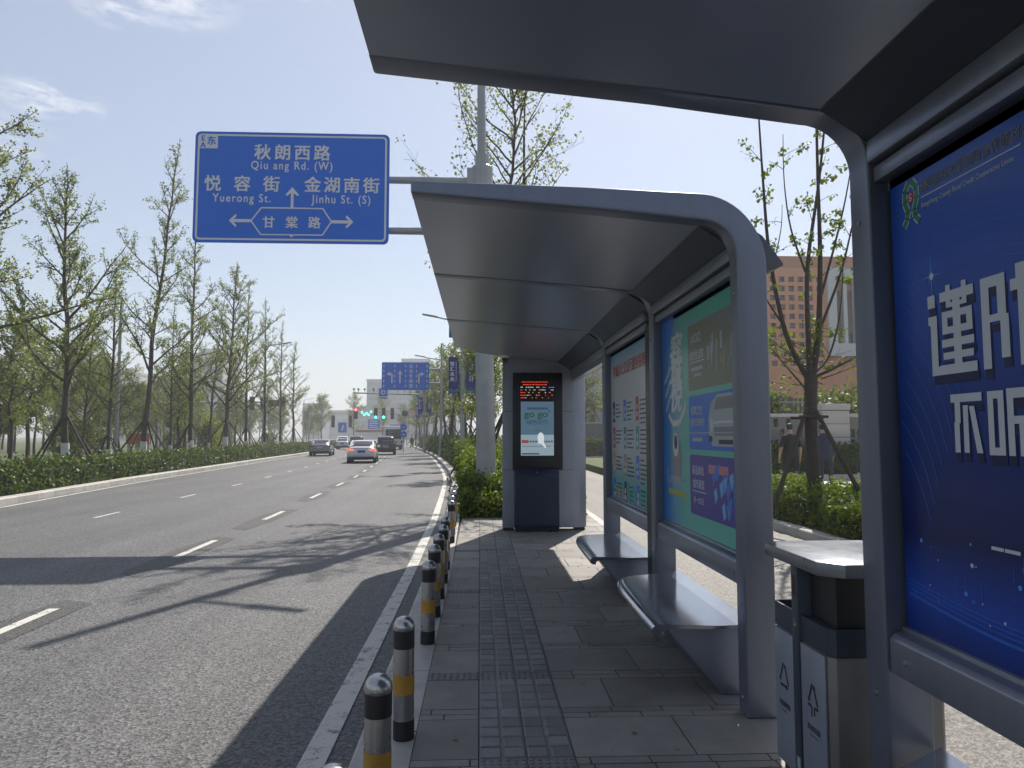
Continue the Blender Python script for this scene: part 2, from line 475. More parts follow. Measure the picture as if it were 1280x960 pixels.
# ------------------------------------------------------------------ setting: ground, roads, pavement
left_kerb = lerp_curve([(-30, -10.2), (0, -10.6), (18, -11.75), (27, -12.85), (36, -13.6), (50, -14.8), (65, -15.9), (100, -19.0), (200, -31), (420, -66)])
right_kerb = lerp_curve([(-30, -.64), (9, -.64), (15, -.70), (20, -.83), (26, -1.02), (30, -1.22), (34.6, -1.55), (40, -2.0), (48, -2.72), (57, -3.6), (66, -4.6), (100, -8.9), (200, -22), (420, -54)])
ZR = -.12

mb = MB(); mb.add([(-900, -200, -.3), (900, -200, -.3), (900, 1600, -.3), (-900, 1600, -.3)], [(0, 1, 2, 3)])
struct(mb.build('ground', M_GROUND))


def ribbon(fa, fb, ys, z, mi=0, mb=None):
    mb = mb or MB(); vs = []; fs = []
    for y in ys: vs += [(fa(y), y, z), (fb(y), y, z)]
    for i in range(len(ys) - 1): fs.append((2 * i, 2 * i + 1, 2 * i + 3, 2 * i + 2))
    return mb.add(vs, fs, mi)


YS = list(range(-12, 72, 2)) + list(range(72, 421, 8))
struct(ribbon(lambda y: left_kerb(y) - .02, lambda y: right_kerb(y) + .02, YS, ZR).build('road', M_ROAD))
struct(ribbon(lambda y: 2.30, lambda y: 5.45, [-12, 0, 20, 46], ZR).build('side_road', M_SIDE))
# cross street beyond the platform's planting
mb = MB(); mb.add([(2.30, 46, ZR), (60, 46, ZR), (60, 53.5, ZR), (2.30, 53.5, ZR)], [(0, 1, 2, 3)])
struct(mb.build('cross_street', M_SIDE))

# markings
mb = MB()
ribbon(lambda y: right_kerb(y) - .305, lambda y: right_kerb(y) - .165, [y for y in np.arange(-8, 62, 1.0)], ZR + .008, 0, mb)
ribbon(lambda y: left_kerb(y) + .17, lambda y: left_kerb(y) + .30, [y for y in np.arange(6, 120, 2.0)], ZR + .008, 0, mb)
lane1 = lerp_curve([(0, -4.1), (6.5, -4.2), (16, -4.45), (25, -4.93), (30, -5.2), (50, -6.9), (65, -8.5), (100, -12.3)])
lane2 = lerp_curve([(0, -7.6), (15, -8.05), (20, -8.3), (27, -8.6), (40, -9.6), (65, -12.0), (100, -15.6)])
ds1 = [1.1, 5.75, 10.4, 14.95, 20.0, 24.9, 29.8, 34.7, 39.6, 44.5, 49.4, 54.3, 59.2, 64, 69]
ds2 = [5.7, 10.6, 15.4, 20.3, 25.0, 29.8, 34.6, 39.4, 44.2, 49, 54, 59, 64]
for lane, ds, ln, w in ((lane1, ds1, 1.65, .11), (lane2, ds2, 1.2, .095)):
    for d in ds:
        ribbon(lambda y: lane(y) - w / 2, lambda y: lane(y) + w / 2, [d, d + ln / 2, d + ln], ZR + .008, 0, mb)
struct(mb.build('road_markings', M_WHITE))
mb = MB()
rnd = random.Random(4)
for d in ds1[1:]:
    a, b = d - 1.1 + rnd.uniform(-.3, .3), d + 2.1 + rnd.uniform(-.3, .3)
    pts = [(lane1(a) - .22, a), (lane1(a) + .10, a - .25), (lane1(d) + .24, d), (lane1(b) + .26, b), (lane1(b) - .12, b + .2), (lane1(d + .8) - .30, d + .8)]
    mb.add([(x, y, ZR + .004) for x, y in pts], [tuple(range(6))])
struct(mb.build('road_patches', M_PATCH))

# kerb stones
def kerb(name, f, w, ys, ztop, side=1):
    mb = MB()
    for a, b in zip(ys, ys[1:]):
        g = .006
        y0, y1 = a + g, b - g
        x0, x1 = f(y0), f(y1)
        c = .022 * side
        # chamfer on the road side
        ring = lambda x, y: [(x, y, ZR - .1), (x + w * side, y, ZR - .1), (x + w * side, y, ztop), (x + c, y, ztop), (x, y, ztop - .022)]
        n = 5
        mb.add(ring(x0, y0) + ring(x1, y1), [tuple(range(n)), tuple(range(2 * n - 1, n - 1, -1))] + [(i, i + n, (i + 1) % n + n, (i + 1) % n) for i in range(n)])
    return struct(mb.build(name, M_KERB, smooth=20))


kerb('left_kerb', left_kerb, .32, [y for y in np.arange(4, 60, 1.0)] + [y for y in range(60, 200, 4)], .06, -1)
kerb('platform_kerb', right_kerb, .30, [y for y in np.arange(-6, 14.1, 1.0)], .0, 1)
kerb('hedge_kerb', right_kerb, .30, [y for y in np.arange(14, 60, 1.0)] + [y for y in range(60, 180, 4)], .03, 1)
kerb('platform_back_kerb', lambda y: 2.36, .16, [y for y in np.arange(-6, 16.1, 1.0)], .0, -1)
kerb('side_road_kerb', lambda y: 5.40, .18, [y for y in np.arange(-2, 17.6, 1.0)], .04, 1)
mb = MB()
for k in range(40): mb.box(2.4 + k + .006, 3.4 + k - .006, 53.5, 53.7, -.2, .05)
struct(mb.build('cross_street_kerb', M_KERB))

# platform: mortar bed + separate slabs, narrow brick courses and tactile tiles
mb = MB(); mb.box(-.36, 2.23, -6, 14.3, -.25, -.008)
struct(mb.build('platform_bed', M_JOINT))
slabs, tact = MB(), MB()
rnd = random.Random(11)


def slab(m, x0, x1, y0, y1, top=0.0, g=.004):
    m.box(x0 + g, x1 - g, y0 + g, y1 - g, -.04, top + rnd.uniform(-.0012, .0012))


P0, PER = 3.50, .65
for k in range(-15, 17):
    y0 = P0 + k * PER                      # course .15 wide, then a large slab .50
    if y0 > 14.2: continue
    dots = k in (0, 2, 6, 10, -4, -8)
    for side, (xa, xb) in ((0, (-.34, 0.0)), (1, (.48, 2.20))):
        if dots and side == 0 and k != 0:
            slab(tact, -.34, 0, y0, y0 + .15, .0)
            for i in range(8):
                for j in range(4):
                    cx, cy_ = -.34 + .34 * (i + .5) / 8, y0 + .15 * (j + .5) / 4
                    tact.lathe([(.013, 0), (.0125, .003), (.008, .005)], 8, (cx, cy_, .0008))
        else:
            for r_ in range(2):
                x = xa - rnd.uniform(0, .25)
                while x < xb:
                    x2 = x + .30
                    if min(xb, x2) - max(xa, x) > .03: slab(slabs, max(xa, x), min(xb, x2), y0 + r_ * .075, y0 + r_ * .075 + .075)
                    x = x2
        if side == 0: slab(slabs, xa, xb, y0 + .15, y0 + PER)
        else:
            x = xa - (.3 if k % 2 else .0)
            while x < xb:
                x2 = x + .62
                if min(xb, x2) - max(xa, x) > .03: slab(slabs, max(xa, x), min(xb, x2), y0 + .15, y0 + PER)
                x = x2
    # tactile strip (two tiles wide)
    for c in range(2):
        xa = c * .24
        if y0 > 10.6:
            slab(slabs, xa, xa + .24, y0, y0 + .15); slab(slabs, xa, xa + .24, y0 + .15, y0 + PER)
            continue
        ys_ = [y0, y0 + .15, y0 + .40, y0 + .65] if not dots else [y0, y0 + .15, y0 + .40, y0 + .65]
        for a, b in zip(ys_, ys_[1:]):
            isdot = dots and a == y0
            slab(tact, xa, xa + .24, a, b, 0, .0022)
            if isdot:
                for i in range(6):
                    for j in range(4):
                        tact.lathe([(.013, 0), (.0125, .003), (.008, .005)], 8, (xa + .24 * (i + .5) / 6, a + .15 * (j + .5) / 4, .0008))
            else:
                n_ = 2 if b - a > .2 else 1
                for j in range(n_):
                    u0 = a + (b - a) * j / n_ + .009; u1 = a + (b - a) * (j + 1) / n_ - .009
                    for i in range(2):
                        cx = xa + .24 * (i + .5) / 2
                        tact.add([(cx - .052, u0, .0008), (cx + .052, u0, .0008), (cx + .052, u1, .0008), (cx - .052, u1, .0008),
                                  (cx - .046, u0 + .005, .006), (cx + .046, u0 + .005, .006), (cx + .046, u1 - .005, .006), (cx - .046, u1 - .005, .006)],
                                 [(4, 5, 6, 7), (0, 1, 5, 4), (1, 2, 6, 5), (2, 3, 7, 6), (3, 0, 4, 7)])
struct(slabs.build('platform_paving', M_PAVE, smooth=20))
struct(tact.build('platform_tactile_paving', M_TACT, smooth=30))

rnd = random.Random(91); pts = []
for i in range(190):
    pts.append((rnd.uniform(-.3, 2.2), 2.2 + 11.5 * rnd.random() ** 1.2, .006))
for i in range(160): pts.append((-.66 - abs(rnd.gauss(0, .06)), 2.0 + 14 * rnd.random(), ZR + .012))
lo = leaves_obj('fallen_leaves', pts, .028, leaf_mat('dry_leaf', (.10, .075, .045), (.22, .17, .10), .2), None, 91, -.0, .5)
for v in lo.data.vertices: v.co.z = (ZR + .011 if v.co.x < -.65 else .007) + .25 * abs(v.co.z - (ZR + .012 if v.co.x < -.65 else .006))
lo['kind'] = 'stuff'; lo['label'] = 'dry leaf bits scattered on the paving and in the gutter'; lo['category'] = 'leaf litter'

# planted strip beyond the platform, park on the far side, planting and pavement on the right
ribbon(lambda y: right_kerb(y) + .29, lambda y: 2.30, [14.3, 18, 22, 28, 34, 40, 46], -.02).build('planting_soil', M_SOIL)['kind'] = 'structure'
ribbon(lambda y: right_kerb(y) + .29, lambda y: right_kerb(y) + 26, [46, 50, 60, 80, 120, 180], -.03).build('roadside_planting', M_LAWN)['kind'] = 'structure'
ribbon(lambda y: left_kerb(y) - 170, lambda y: left_kerb(y) - .31, list(range(-10, 201, 10)), .0).build('park_lawn', M_LAWN)['kind'] = 'structure'
mb = MB(); mb.box(5.57, 7.25, -2, 17.5, -.3, -.01)
struct(mb.build('planting_strip', M_SOIL))
mb = MB(); mb.box(7.30, 40, -2, 22.9, -.3, .17); mb.box(5.45, 7.30, 17.6, 22.9, -.3, .17)
struct(mb.build('far_pavement', M_PALE))
mb = MB(); mb.box(5.45, 40, 22.93, 23.2, -.3, .33)
struct(mb.build('pavement_kerb', M_KERB, bevel=.01))
mb = MB(); mb.box(5.45, 90, 23.2, 45.9, -.3, .18)
struct(mb.build('garden_ground', M_LAWN))

# ------------------------------------------------------------------ bus shelters
def arc(cx, cz, rx, rz, a0, a1, n):
    return [(cx + rx * math.cos(R(a0 + (a1 - a0) * i / n)), cz + rz * math.sin(R(a0 + (a1 - a0) * i / n))) for i in range(n + 1)]


XO = -.41


def profile(up=0.0):
    """outline in x,z of an inverted-L frame: roof, round shoulder, post; up lifts the outer edge of the roof"""
    out = [(XO - up * .6, 3.02 + up), (XO - up * .6, 3.095 + up), (.6, 3.072 + up * .4)] + arc(1.29, 2.60, .41, .445, 90, 0, 14)
    out += [(1.70, 0.0), (1.52, 0.0)] + arc(1.31, 2.66, .21, .222, 0, 90, 10)
    return out + [(.7, 2.937 + up * .4)]


def roof_profile(up=0.0):
    o = [(XO + .004 - up * .6, 3.024 + up), (XO + .004 - up * .6, 3.085 + up), (.6, 3.062 + up * .4)] + arc(1.282, 2.60, .405, .437, 90, 0, 14)
    return o + [(1.685, 2.56), (1.60, 2.56), (1.60, 2.765), (1.535, 2.79), (1.345, 2.8865), (.7, 2.942 + up * .4)]


def shelter_bay(root, y0, y1, lightbox=True, frame0=True):
    """one bay of the long side between y0 and y1 (header beams, gutter, light box)"""
    h = MB(); h.box(1.515, 1.66, y0, y1, 2.668, 2.756); h.build('header_beam', M_METAL_L, root, bevel=.006)
    h = MB(); h.box(1.540, 1.612, y0, y1, 2.592, 2.654); h.build('header_beam', M_METAL_L, root, bevel=.006)
    if lightbox:
        r_ = MB(); r_.prism([(1.535, .72), (1.535, .845), (1.552, .865), (1.585, .872), (1.585, .888), (1.66, .895), (1.66, .72)], 'y', y0, y1)
        r_.build('bottom_rail', M_METAL_L, root, bevel=.004)
        b = MB(); b.box(1.6125, 1.69, y0, y1, .88, 2.665); b.build('light_box', M_DARK, root)


def shelter_roof(root, y0, y1, up=0.0, name='roof'):
    MB().prism(roof_profile(up), 'y', y0, y1).build(name, M_SOFFIT, root, smooth=25)
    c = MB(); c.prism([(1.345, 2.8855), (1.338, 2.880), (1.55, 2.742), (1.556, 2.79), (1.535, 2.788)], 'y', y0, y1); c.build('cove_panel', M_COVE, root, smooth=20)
    g = MB(); g.prism([(1.69, 2.60), (1.69, 2.86), (1.735, 2.83), (1.86, 2.66), (1.86, 2.645), (1.72, 2.595)], 'y', y0, y1)
    g.build('gutter', M_GUT, root, bevel=.004)


def shelter_frame(root, y0, y1, up=0.0):
    return MB().prism(profile(up), 'y', y0, y1).build('frame', M_METAL, root, bevel=.012, smooth=30, seg=3)


# ---- the shelter ahead
front = thing('bus_shelter', 'grey metal bus shelter with curved roof, arrivals screen and green poster, beyond the litter bin', 'bus shelter', (0, 0, 0))
for a, b in ((4.08, 4.215), (6.16, 6.30), (8.60, 8.76)):
    shelter_frame(front, a, b)
shelter_bay(front, 4.217, 6.158); shelter_bay(front, 6.50, 8.598)
d = MB(); d.box(1.53, 1.69, 6.302, 6.50, .0, 2.62); d.build('dark_recess', M_DARK, front, bevel=.006)  # solid dark box, its colour stands in for the shaded slot by the frame
for a, b in ((4.217, 6.158), (6.302, 8.598)): shelter_roof(front, a, b)
# last bay: roof outer edge rounds off in plan towards the end wall
nose = [(XO + .004, 8.762), (XO + .004, 11.12), (-.385, 11.24), (-.30, 11.45), (.0, 11.90), (.20, 12.08), (.39, 12.18)]
mb = MB()
top, bot = [], []
zt = lambda x: 3.085 - (x - XO) * .025; zb = lambda x: 3.024 - (x - XO) * .0739
mb2 = [(x, y) for x, y in nose] + [(1.0, 12.18), (1.0, 8.762)]
n = len(mb2)
mb.add([(x, y, zb(x)) for x, y in mb2] + [(x, y, zt(x)) for x, y in mb2],
       [tuple(range(n - 1, -1, -1)), tuple(range(n, 2 * n))] + [(i, (i + 1) % n, (i + 1) % n + n, i + n) for i in range(n)])
mb.build('roof', M_SOFFIT, front, smooth=30)
pr = [(1.0, zb(1.0)), (1.0, zt(1.0))] + [p for p in roof_profile() if p[0] > 1.0 and p[1] > 2.0]
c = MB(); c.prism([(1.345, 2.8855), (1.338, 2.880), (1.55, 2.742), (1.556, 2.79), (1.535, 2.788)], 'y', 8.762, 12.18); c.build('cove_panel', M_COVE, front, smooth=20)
MB().prism(pr, 'y', 8.762, 12.18).build('roof_shoulder', M_SOFFIT, front, smooth=30)
g = MB(); g.prism([(1.69, 2.60), (1.69, 2.86), (1.735, 2.83), (1.86, 2.66), (1.86, 2.645), (1.72, 2.595)], 'y', 8.762, 12.18); g.build('gutter', M_GUT, front)
h = MB(); h.box(1.56, 1.66, 8.762, 12.18, 2.64, 2.76); h.build('header_beam', M_METAL_L, front, bevel=.006)
# end wall with a rounded edge towards the side road
wpl = [(.40, 12.19), (1.60, 12.19)] + arc(1.60, 12.33, .24, .14, -90, 0, 8) + [(1.84, 12.44), (.40, 12.44)]
wpl = [(.385, 12.20)] + wpl[1:]
mb = MB(); mb.prism(wpl, 'z', .045, 3.0); mb.build('end_wall', M_METAL_L, front, smooth=30)
for i_, zz in enumerate((1.02, 2.02)):
    s_ = MB(); s_.box(.386, 1.60, 12.187, 12.1895, zz, zz + .006); s_.build('wall_seam', M_DARK, front)
f_ = MB(); f_.box(.40, .58, 12.21, 12.42, 0, .045); f_.box(1.62, 1.80, 12.24, 12.42, 0, .045); f_.build('wall_foot', M_DARK, front)

# ---- the shelter overhead
near = thing('bus_shelter', 'grey metal bus shelter overhead with the big blue credit union advertisement', 'bus shelter', (0, 0, 0))
for a, b in ((2.66, 2.80), (.55, .69), (-1.56, -1.42), (-3.6, -3.46)): shelter_frame(near, a, b, .042)
for a, b in ((-3.458, -1.562), (-1.418, .548), (.692, 2.658)): shelter_roof(near, a, b, .042)
shelter_bay(near, -1.40, 2.655)

def bolts(root, pts, m=M_STEEL):
    for p in pts:
        k = MB(); k.cone((p[0], p[1], p[2]), (p[0] - .006, p[1], p[2]), .011, .009, 8); k.build('bolt', m, root)


bolts(front, [(1.5195, y, z) for y in (4.148, 6.23, 8.68) for z in (.10, .62, 2.45)])
bolts(near, [(1.5195, 2.73, z) for z in (.10, .62, 2.45)])
bolts(front, [(1.5345, y, .78) for y in (4.30, 6.05, 6.60, 8.5)]); bolts(near, [(1.5345, y, .78) for y in (2.56, 1.6)])
# ---- posters -----------------------------------------------------------------
def grad_mat(name, stops, axis='Z', lo=0, hi=1, rough=.35):
    """printed colour ramp along one object axis"""
    m = bpy.data.materials.new(name); m.use_nodes = True
    nt = m.node_tree; p = nt.nodes['Principled BSDF']
    t = nt.nodes.new('ShaderNodeTexCoord'); s = nt.nodes.new('ShaderNodeSeparateXYZ'); nt.links.new(t.outputs['Object'], s.inputs[0])
    r = nt.nodes.new('ShaderNodeMapRange'); r.inputs[1].default_value = lo; r.inputs[2].default_value = hi; nt.links.new(s.outputs[axis], r.inputs[0])
    c = nt.nodes.new('ShaderNodeValToRGB'); nt.links.new(r.outputs[0], c.inputs[0])
    while len(c.color_ramp.elements) < len(stops): c.color_ramp.elements.new(.5)
    for e, (q, k) in zip(c.color_ramp.elements, stops): e.position = q; e.color = (*k, 1)
    nt.links.new(c.outputs[0], p.inputs['Base Color'])
    p.inputs['Roughness'].default_value = rough; p.inputs['Coat Weight'].default_value = .12; p.inputs['Coat Roughness'].default_value = .1; p.inputs['Specular IOR Level'].default_value = .3
    return m


def ink(name, c, rough=.4): return mat('ink_' + name, c, rough, spec=.3, coat=.1)


I_W = ink('white', (.55, .58, .63)); I_NAVY = ink('navy', (.008, .014, .07)); I_CYAN = ink('cyan', (.08, .30, .85)); I_GREEN = ink('green', (.02, .22, .11))
I_RED = ink('red', (.45, .03, .03)); I_DK = ink('dark', (.012, .02, .05)); I_LINE = ink('line', (.03, .12, .50)); I_BLK = ink('black', (.02, .02, .022))
I_GREY = ink('grey', (.20, .21, .22)); I_LG = ink('light_grey', (.36, .40, .43)); I_BLUE = ink('blue', (.03, .16, .60)); I_PUR = ink('purple', (.05, .04, .28))
I_OLIVE = ink('olive', (.19, .20, .14)); I_SKYB = ink('sky_blue', (.12, .38, .70)); I_PINK = ink('pink', (.50, .18, .22)); I_TAN = ink('tan', (.36, .27, .17)); I_YEL = ink('yellow', (.36, .34, .06))
I_ORANGE = ink('orange', (.55, .26, .06)); I_TEAL = ink('teal', (.05, .34, .30))

# big blue advertisement: frame u = y, right = towards the viewer
PX = 1.600
fa = FACE_ROAD(PX, 2.64, 0)                       # x coordinate on the poster = 2.64 - y
pb = MB(); pb.box(PX, 1.611, -1.40, 2.645, .885, 2.60)
ad = pb.build('advertisement', grad_mat('ad_blue', [(0, (.006, .03, .20)), (.08, (.012, .06, .38)), (.2, (.004, .013, .095)), (.45, (.008, .033, .21)), (.8, (.018, .085, .44)), (1, (.02, .09, .44))], 'Z', .9, 2.62), near)
k = MB()
# arcs
for i in range(9):
    rr = .55 + i * .035
    pts = [(-.25 + rr * math.cos(R(a)) * .8, 1.1 + rr * 1.05 * math.sin(R(a)) + .05 * i) for a in range(20, 86, 6)]
    pts = [p for p in pts if p[0] > .01]
    k.line(pts, .004, fa, .001, 2)
for i in range(7):
    pts = [(.3 + 1.15 * math.cos(R(a)), 1.55 + (.62 + i * .03) * math.sin(R(a))) for a in range(60, 150, 6)]
    pts = [p for p in pts if p[0] > .05]
    k.line(pts, .0035, fa, .001, 2)
for i in range(14):
    pts = [(.02 + t * .08, 1.02 + i * .004 - .05 * math.sin(t * .22) + .0 * t) for t in range(0, 40)]
    if i in (0, 5, 9, 13): k.line(pts, .004 if i else .010, fa, .001, 2)
rnd = random.Random(5)
for i in range(150):
    x_, y_ = rnd.uniform(.04, 3.6), 1.0 + abs(rnd.gauss(.08, .15))
    r_ = rnd.choice((.003, .003, .005, .008)); k.disc(x_, y_, r_, fa, .0012, rnd.choice((2, 3, 3, 0)), 10)
    if rnd.random() < .35: k.rect(x_ - .0015, x_ + .0015, y_, y_ + rnd.uniform(.03, .09), fa, .0011, 2)
# star
cx, cy_ = .225, 2.165
for a in range(0, 180, 15):
    L_ = .10 if a % 90 == 0 else (.055 if a % 45 == 0 else .03)
    dx, dy = math.cos(R(a)) * L_ * .7, math.sin(R(a)) * L_
    k.flat([(cx - dx, cy_ - dy), (cx + dy * .04, cy_ - dx * .04), (cx + dx, cy_ + dy), (cx - dy * .04, cy_ + dx * .04)], fa, .0013, 3)
k.disc(cx, cy_, .012, fa, .0014, 0, 12)
# the emblem: two green hands round a red coin
for mi, gr, t in ((0, .006, .0012), (1, 0, .0016)):
    pass
def strip(pts, w, t, mi):
    k.line(pts, w, fa, t, mi)
ex, ey = .125, 2.43
for s_ in (-1, 1):
    base = [(ex + s_ * .008, ey + .115), (ex + s_ * .034, ey + .085), (ex + s_ * .036, ey + .045), (ex + s_ * .018, ey + .005), (ex + s_ * .022, ey - .02), (ex + s_ * .046, ey - .045)]
    strip(base, .032, .0012, 0); strip(base, .022, .0018, 4)
k.disc(ex, ey + .055, .020, fa, .0022, 5, 18); k.line([(ex + .009, ey + .066), (ex - .006, ey + .066), (ex - .008, ey + .055), (ex + .008, ey + .052), (ex + .006, ey + .044), (ex - .008, ey + .043)], .005, fa, .0026, 0)
k.text('容城县农村信用合作联社', .185, 2.485, .047, fa, .0012, 0, .045, 'LEFT', .95); k.text('容城县农村信用合作联社', .185, 2.485, .047, fa, .0018, 6, .012, 'LEFT', .95)
k.rect(.185, .665, 2.462, 2.466, fa, .0012, 0)
k.text('Rongcheng County Rural Credit Cooperative Union', .185, 2.425, .0265, fa, .0012, 0, .01, 'LEFT', .80, .15)
# the large blocky characters, built stroke by stroke with a dark drop below
JIN = [(0, .17, .80, .95), (0, .20, .60, .70), (.05, .20, 0, .70), (.05, .28, 0, .10),
       (.28, 1, .84, .95), (.42, .52, .78, 1.02), (.76, .86, .78, 1.02), (.42, .86, .76, .81), (.32, .96, .64, .72), (.32, .96, .46, .54), (.32, .44, .46, .72), (.84, .96, .46, .72),
       (.56, .72, 0, .84), (.30, .98, .31, .40), (.32, .96, .17, .25), (.24, 1.02, 0, .11)]
FANG = [(0, .15, 0, 1), (0, .44, .88, 1), (.30, .45, .50, 1), (.34, .49, .10, .56), (.15, .40, .50, .58), (.64, .80, .88, 1.05), (.54, 1.12, .78, .90), (.66, .82, 0, .82), (.80, 1.08, .46, .57), (.94, 1.08, 0, .57), (.86, 1.0, 0, .1)]
BU = [(0, 1, .86, 1), (.13, .31, .5, .86), (.10, .27, 0, .52), (.40, .56, 0, .80)]
TING = [(0, .15, 0, 1), (.27, .42, 0, 1), (0, .42, .88, 1), (0, .42, 0, .12), (.5, .66, 0, 1), (.5, 1.05, .87, 1.02), (.5, 1.05, .48, .60), (.78, .93, 0, .6)]
for rects, x0, y0, w, h, ex_ in ((JIN, .20, 1.81, .235, .30, ()), (FANG, .468, 1.81, .235, .29, ()), (BU, .30, 1.545, .15, .195, ((.66, .86, 1.0, .80),)), (TING, .475, 1.54, .165, .20, ())):
    for dx, dy, t, mi in ((.006, -.032, .0014, 7), (0, 0, .0026, 0)):
        for i, (a, b, c, d_) in enumerate(rects):
            k.rect(x0 + a * w + dx, x0 + b * w + dx, y0 + c * h + dy, y0 + d_ * h + dy, fa, t + i * .00004, mi)
        if rects is BU:
            k.flat([(x0 + .60 * w + dx, y0 + .78 * h + dy), (x0 + .80 * w + dx, y0 + dy), (x0 + .98 * w + dx, y0 + dy), (x0 + .76 * w + dx, y0 + .78 * h + dy)], fa, t + .0004, mi)
k.rect(.46, .512, 1.246, 1.257, fa, .0014, 0); k.rect(.517, .58, 1.246, 1.257, fa, .0014, 0)
k.build('artwork', [I_W, I_GREEN, I_LINE, I_CYAN, I_GREEN, I_RED, I_DK, I_NAVY], ad)

# green community poster in the first bay
pb = MB(); pb.box(PX, 1.611, 4.218, 6.156, .885, 2.60)
p1 = pb.build('poster', grad_mat('poster_green', [(0, (.035, .16, .52)), (.16, (.04, .23, .46)), (.35, (.075, .40, .34)), (.7, (.08, .44, .36)), (1, (.08, .43, .33))], 'Y', 6.156, 4.4), front)
fp = FACE_ROAD(PX, 6.15, 0)       # x = 6.15 - y
k = MB()
k.disc(.06, 2.66, .34, fp, .001, 0, 28); k.disc(.06, 2.66, .30, fp, .0014, 0, 28)
# keep the corner disc inside the sheet
k.v = [(x, min(y, 6.154), min(z, 2.640)) for (x, y, z) in k.v]
def card(x0, x1, y0, y1, mi, t=.0012, r_=.03):
    pts = []
    for cx, cy_, a in ((x1 - r_, y1 - r_, 0), (x0 + r_, y1 - r_, 90), (x0 + r_, y0 + r_, 180), (x1 - r_, y0 + r_, 270)):
        pts += [(cx + r_ * math.cos(R(a + q)), cy_ + r_ * math.sin(R(a + q))) for q in (0, 30, 60, 90)]
    k.flat(pts, fp, t, mi)
card(.78, 1.90, 1.94, 2.44, 1); card(.78, 1.90, 1.50, 1.90, 2); card(.78, 1.90, 1.02, 1.46, 3)
k.text('AWOGO', .98, 2.29, .10, fp, .0018, 4, .02, 'CENTER', .62); k.text('城市生活家', .99, 2.17, .075, fp, .0018, 4, .02, 'CENTER', .9)
k.rect(.84, 1.18, 2.145, 2.152, fp, .0018, 4); k.rect(.86, 1.14, 2.085, 2.11, fp, .0018, 8); k.rect(.92, 1.10, 2.04, 2.06, fp, .0018, 8)
k.text('悦享之旅', .97, 1.76, .075, fp, .0018, 4, .02, 'CENTER', .9); k.text('城市交通服务', .99, 1.68, .06, fp, .0018, 4, .02, 'CENTER', .95); k.rect(.86, 1.10, 1.56, 1.585, fp, .0018, 5)
k.text('新品体验', .98, 1.32, .075, fp, .0018, 4, .02, 'CENTER', .9); k.text('城市潮流', .99, 1.22, .075, fp, .0018, 4, .02, 'CENTER', .9); k.rect(.84, 1.16, 1.19, 1.197, fp, .0018, 4); k.text('周一会员日', .99, 1.11, .05, fp, .0018, 4, .01)
rnd = random.Random(8)
# street photograph, car and shoes on the cards
k.flat([(1.22, 2.43), (1.88, 2.43), (1.88, 2.25), (1.55, 2.36)], fp, .0016, 7)
for i in range(22):
    a = rnd.uniform(1.22, 1.84); b = rnd.uniform(2.0, 2.2); k.rect(a, a + rnd.uniform(.01, .05), b, b + rnd.uniform(.04, .16), fp, .0017 + i * 2e-5, rnd.choice((8, 8, 5, 9, 7)))
car_o = [(1.25, 1.60), (1.24, 1.72), (1.30, 1.83), (1.42, 1.88), (1.70, 1.88), (1.80, 1.86), (1.85, 1.75), (1.85, 1.56), (1.75, 1.53), (1.32, 1.53)]
k.flat(car_o, fp, .0016, 8); k.flat([(1.36, 1.78), (1.42, 1.86), (1.72, 1.86), (1.80, 1.78)], fp, .0019, 7); k.rect(1.36, 1.80, 1.60, 1.66, fp, .0019, 7)
k.disc(1.31, 1.68, .03, fp, .0021, 4, 12, .05); k.rect(1.24, 1.32, 1.56, 1.60, fp, .0019, 6); k.rect(1.45, 1.72, 1.545, 1.575, fp, .0019, 6); k.rect(1.32, 1.83, 1.685, 1.70, fp, .0021, 4)
for i in range(18):
    a = rnd.uniform(1.26, 1.82); b = rnd.uniform(1.03, 1.33)
    pts = [(a, b), (a + .05, b + rnd.uniform(.02, .1)), (a + rnd.uniform(.02, .08), b + .12), (a - .03, b + .09)]
    k.flat([(min(max(x, 1.22), 1.88), min(y, 1.45)) for x, y in pts], fp, .0016 + i * 3e-5, rnd.choice((0, 10, 10, 6, 0)))
k.rect(1.22, 1.62, 1.34, 1.40, fp, .0014, 11)
# brush lettering and the dark handset on the left
for s_, yy in (('容', 2.26), ('城', 2.06), ('悦', 1.86)):
    k.text(s_, .42, yy - .04, .26, fp, .0016 + yy * 1e-5, 4, .05, 'CENTER', 1.35, .25)
for i in range(3):
    k.line([(.08 + .02 * i, 2.05 - .12 * i), (.20, 2.12 - .12 * i), (.26, 2.18 - .12 * i)], .03, fp, .0014, 4)
k.line([(.20, 1.78), (.33, 1.70), (.52, 1.71), (.66, 1.80), (.70, 1.86)], .05, fp, .0014, 4)
k.disc(.42, 1.40, .13, fp, .0016, 7, 20, .18); k.disc(.40, 1.53, .085, fp, .0019, 4, 16, .10); k.disc(.40, 1.55, .05, fp, .0022, 6, 14, .06); k.rect(.30, 1.86, 1.618, 1.626, fp, .0026, 5)
k.text('公交便民服务中心', .42, 1.22, .062, fp, .0016, 4, .01, 'CENTER', .9); k.rect(.14, .155, 1.20, 1.33, fp, .0016, 4); k.rect(.16, .66, 1.12, 1.165, fp, .0016, 12)
k.build('artwork', [I_BLUE, I_OLIVE, I_BLUE, I_PUR, I_W, I_LG, I_DK, I_GREY, I_LG, I_TAN, I_SKYB, I_PINK, I_YEL], p1)

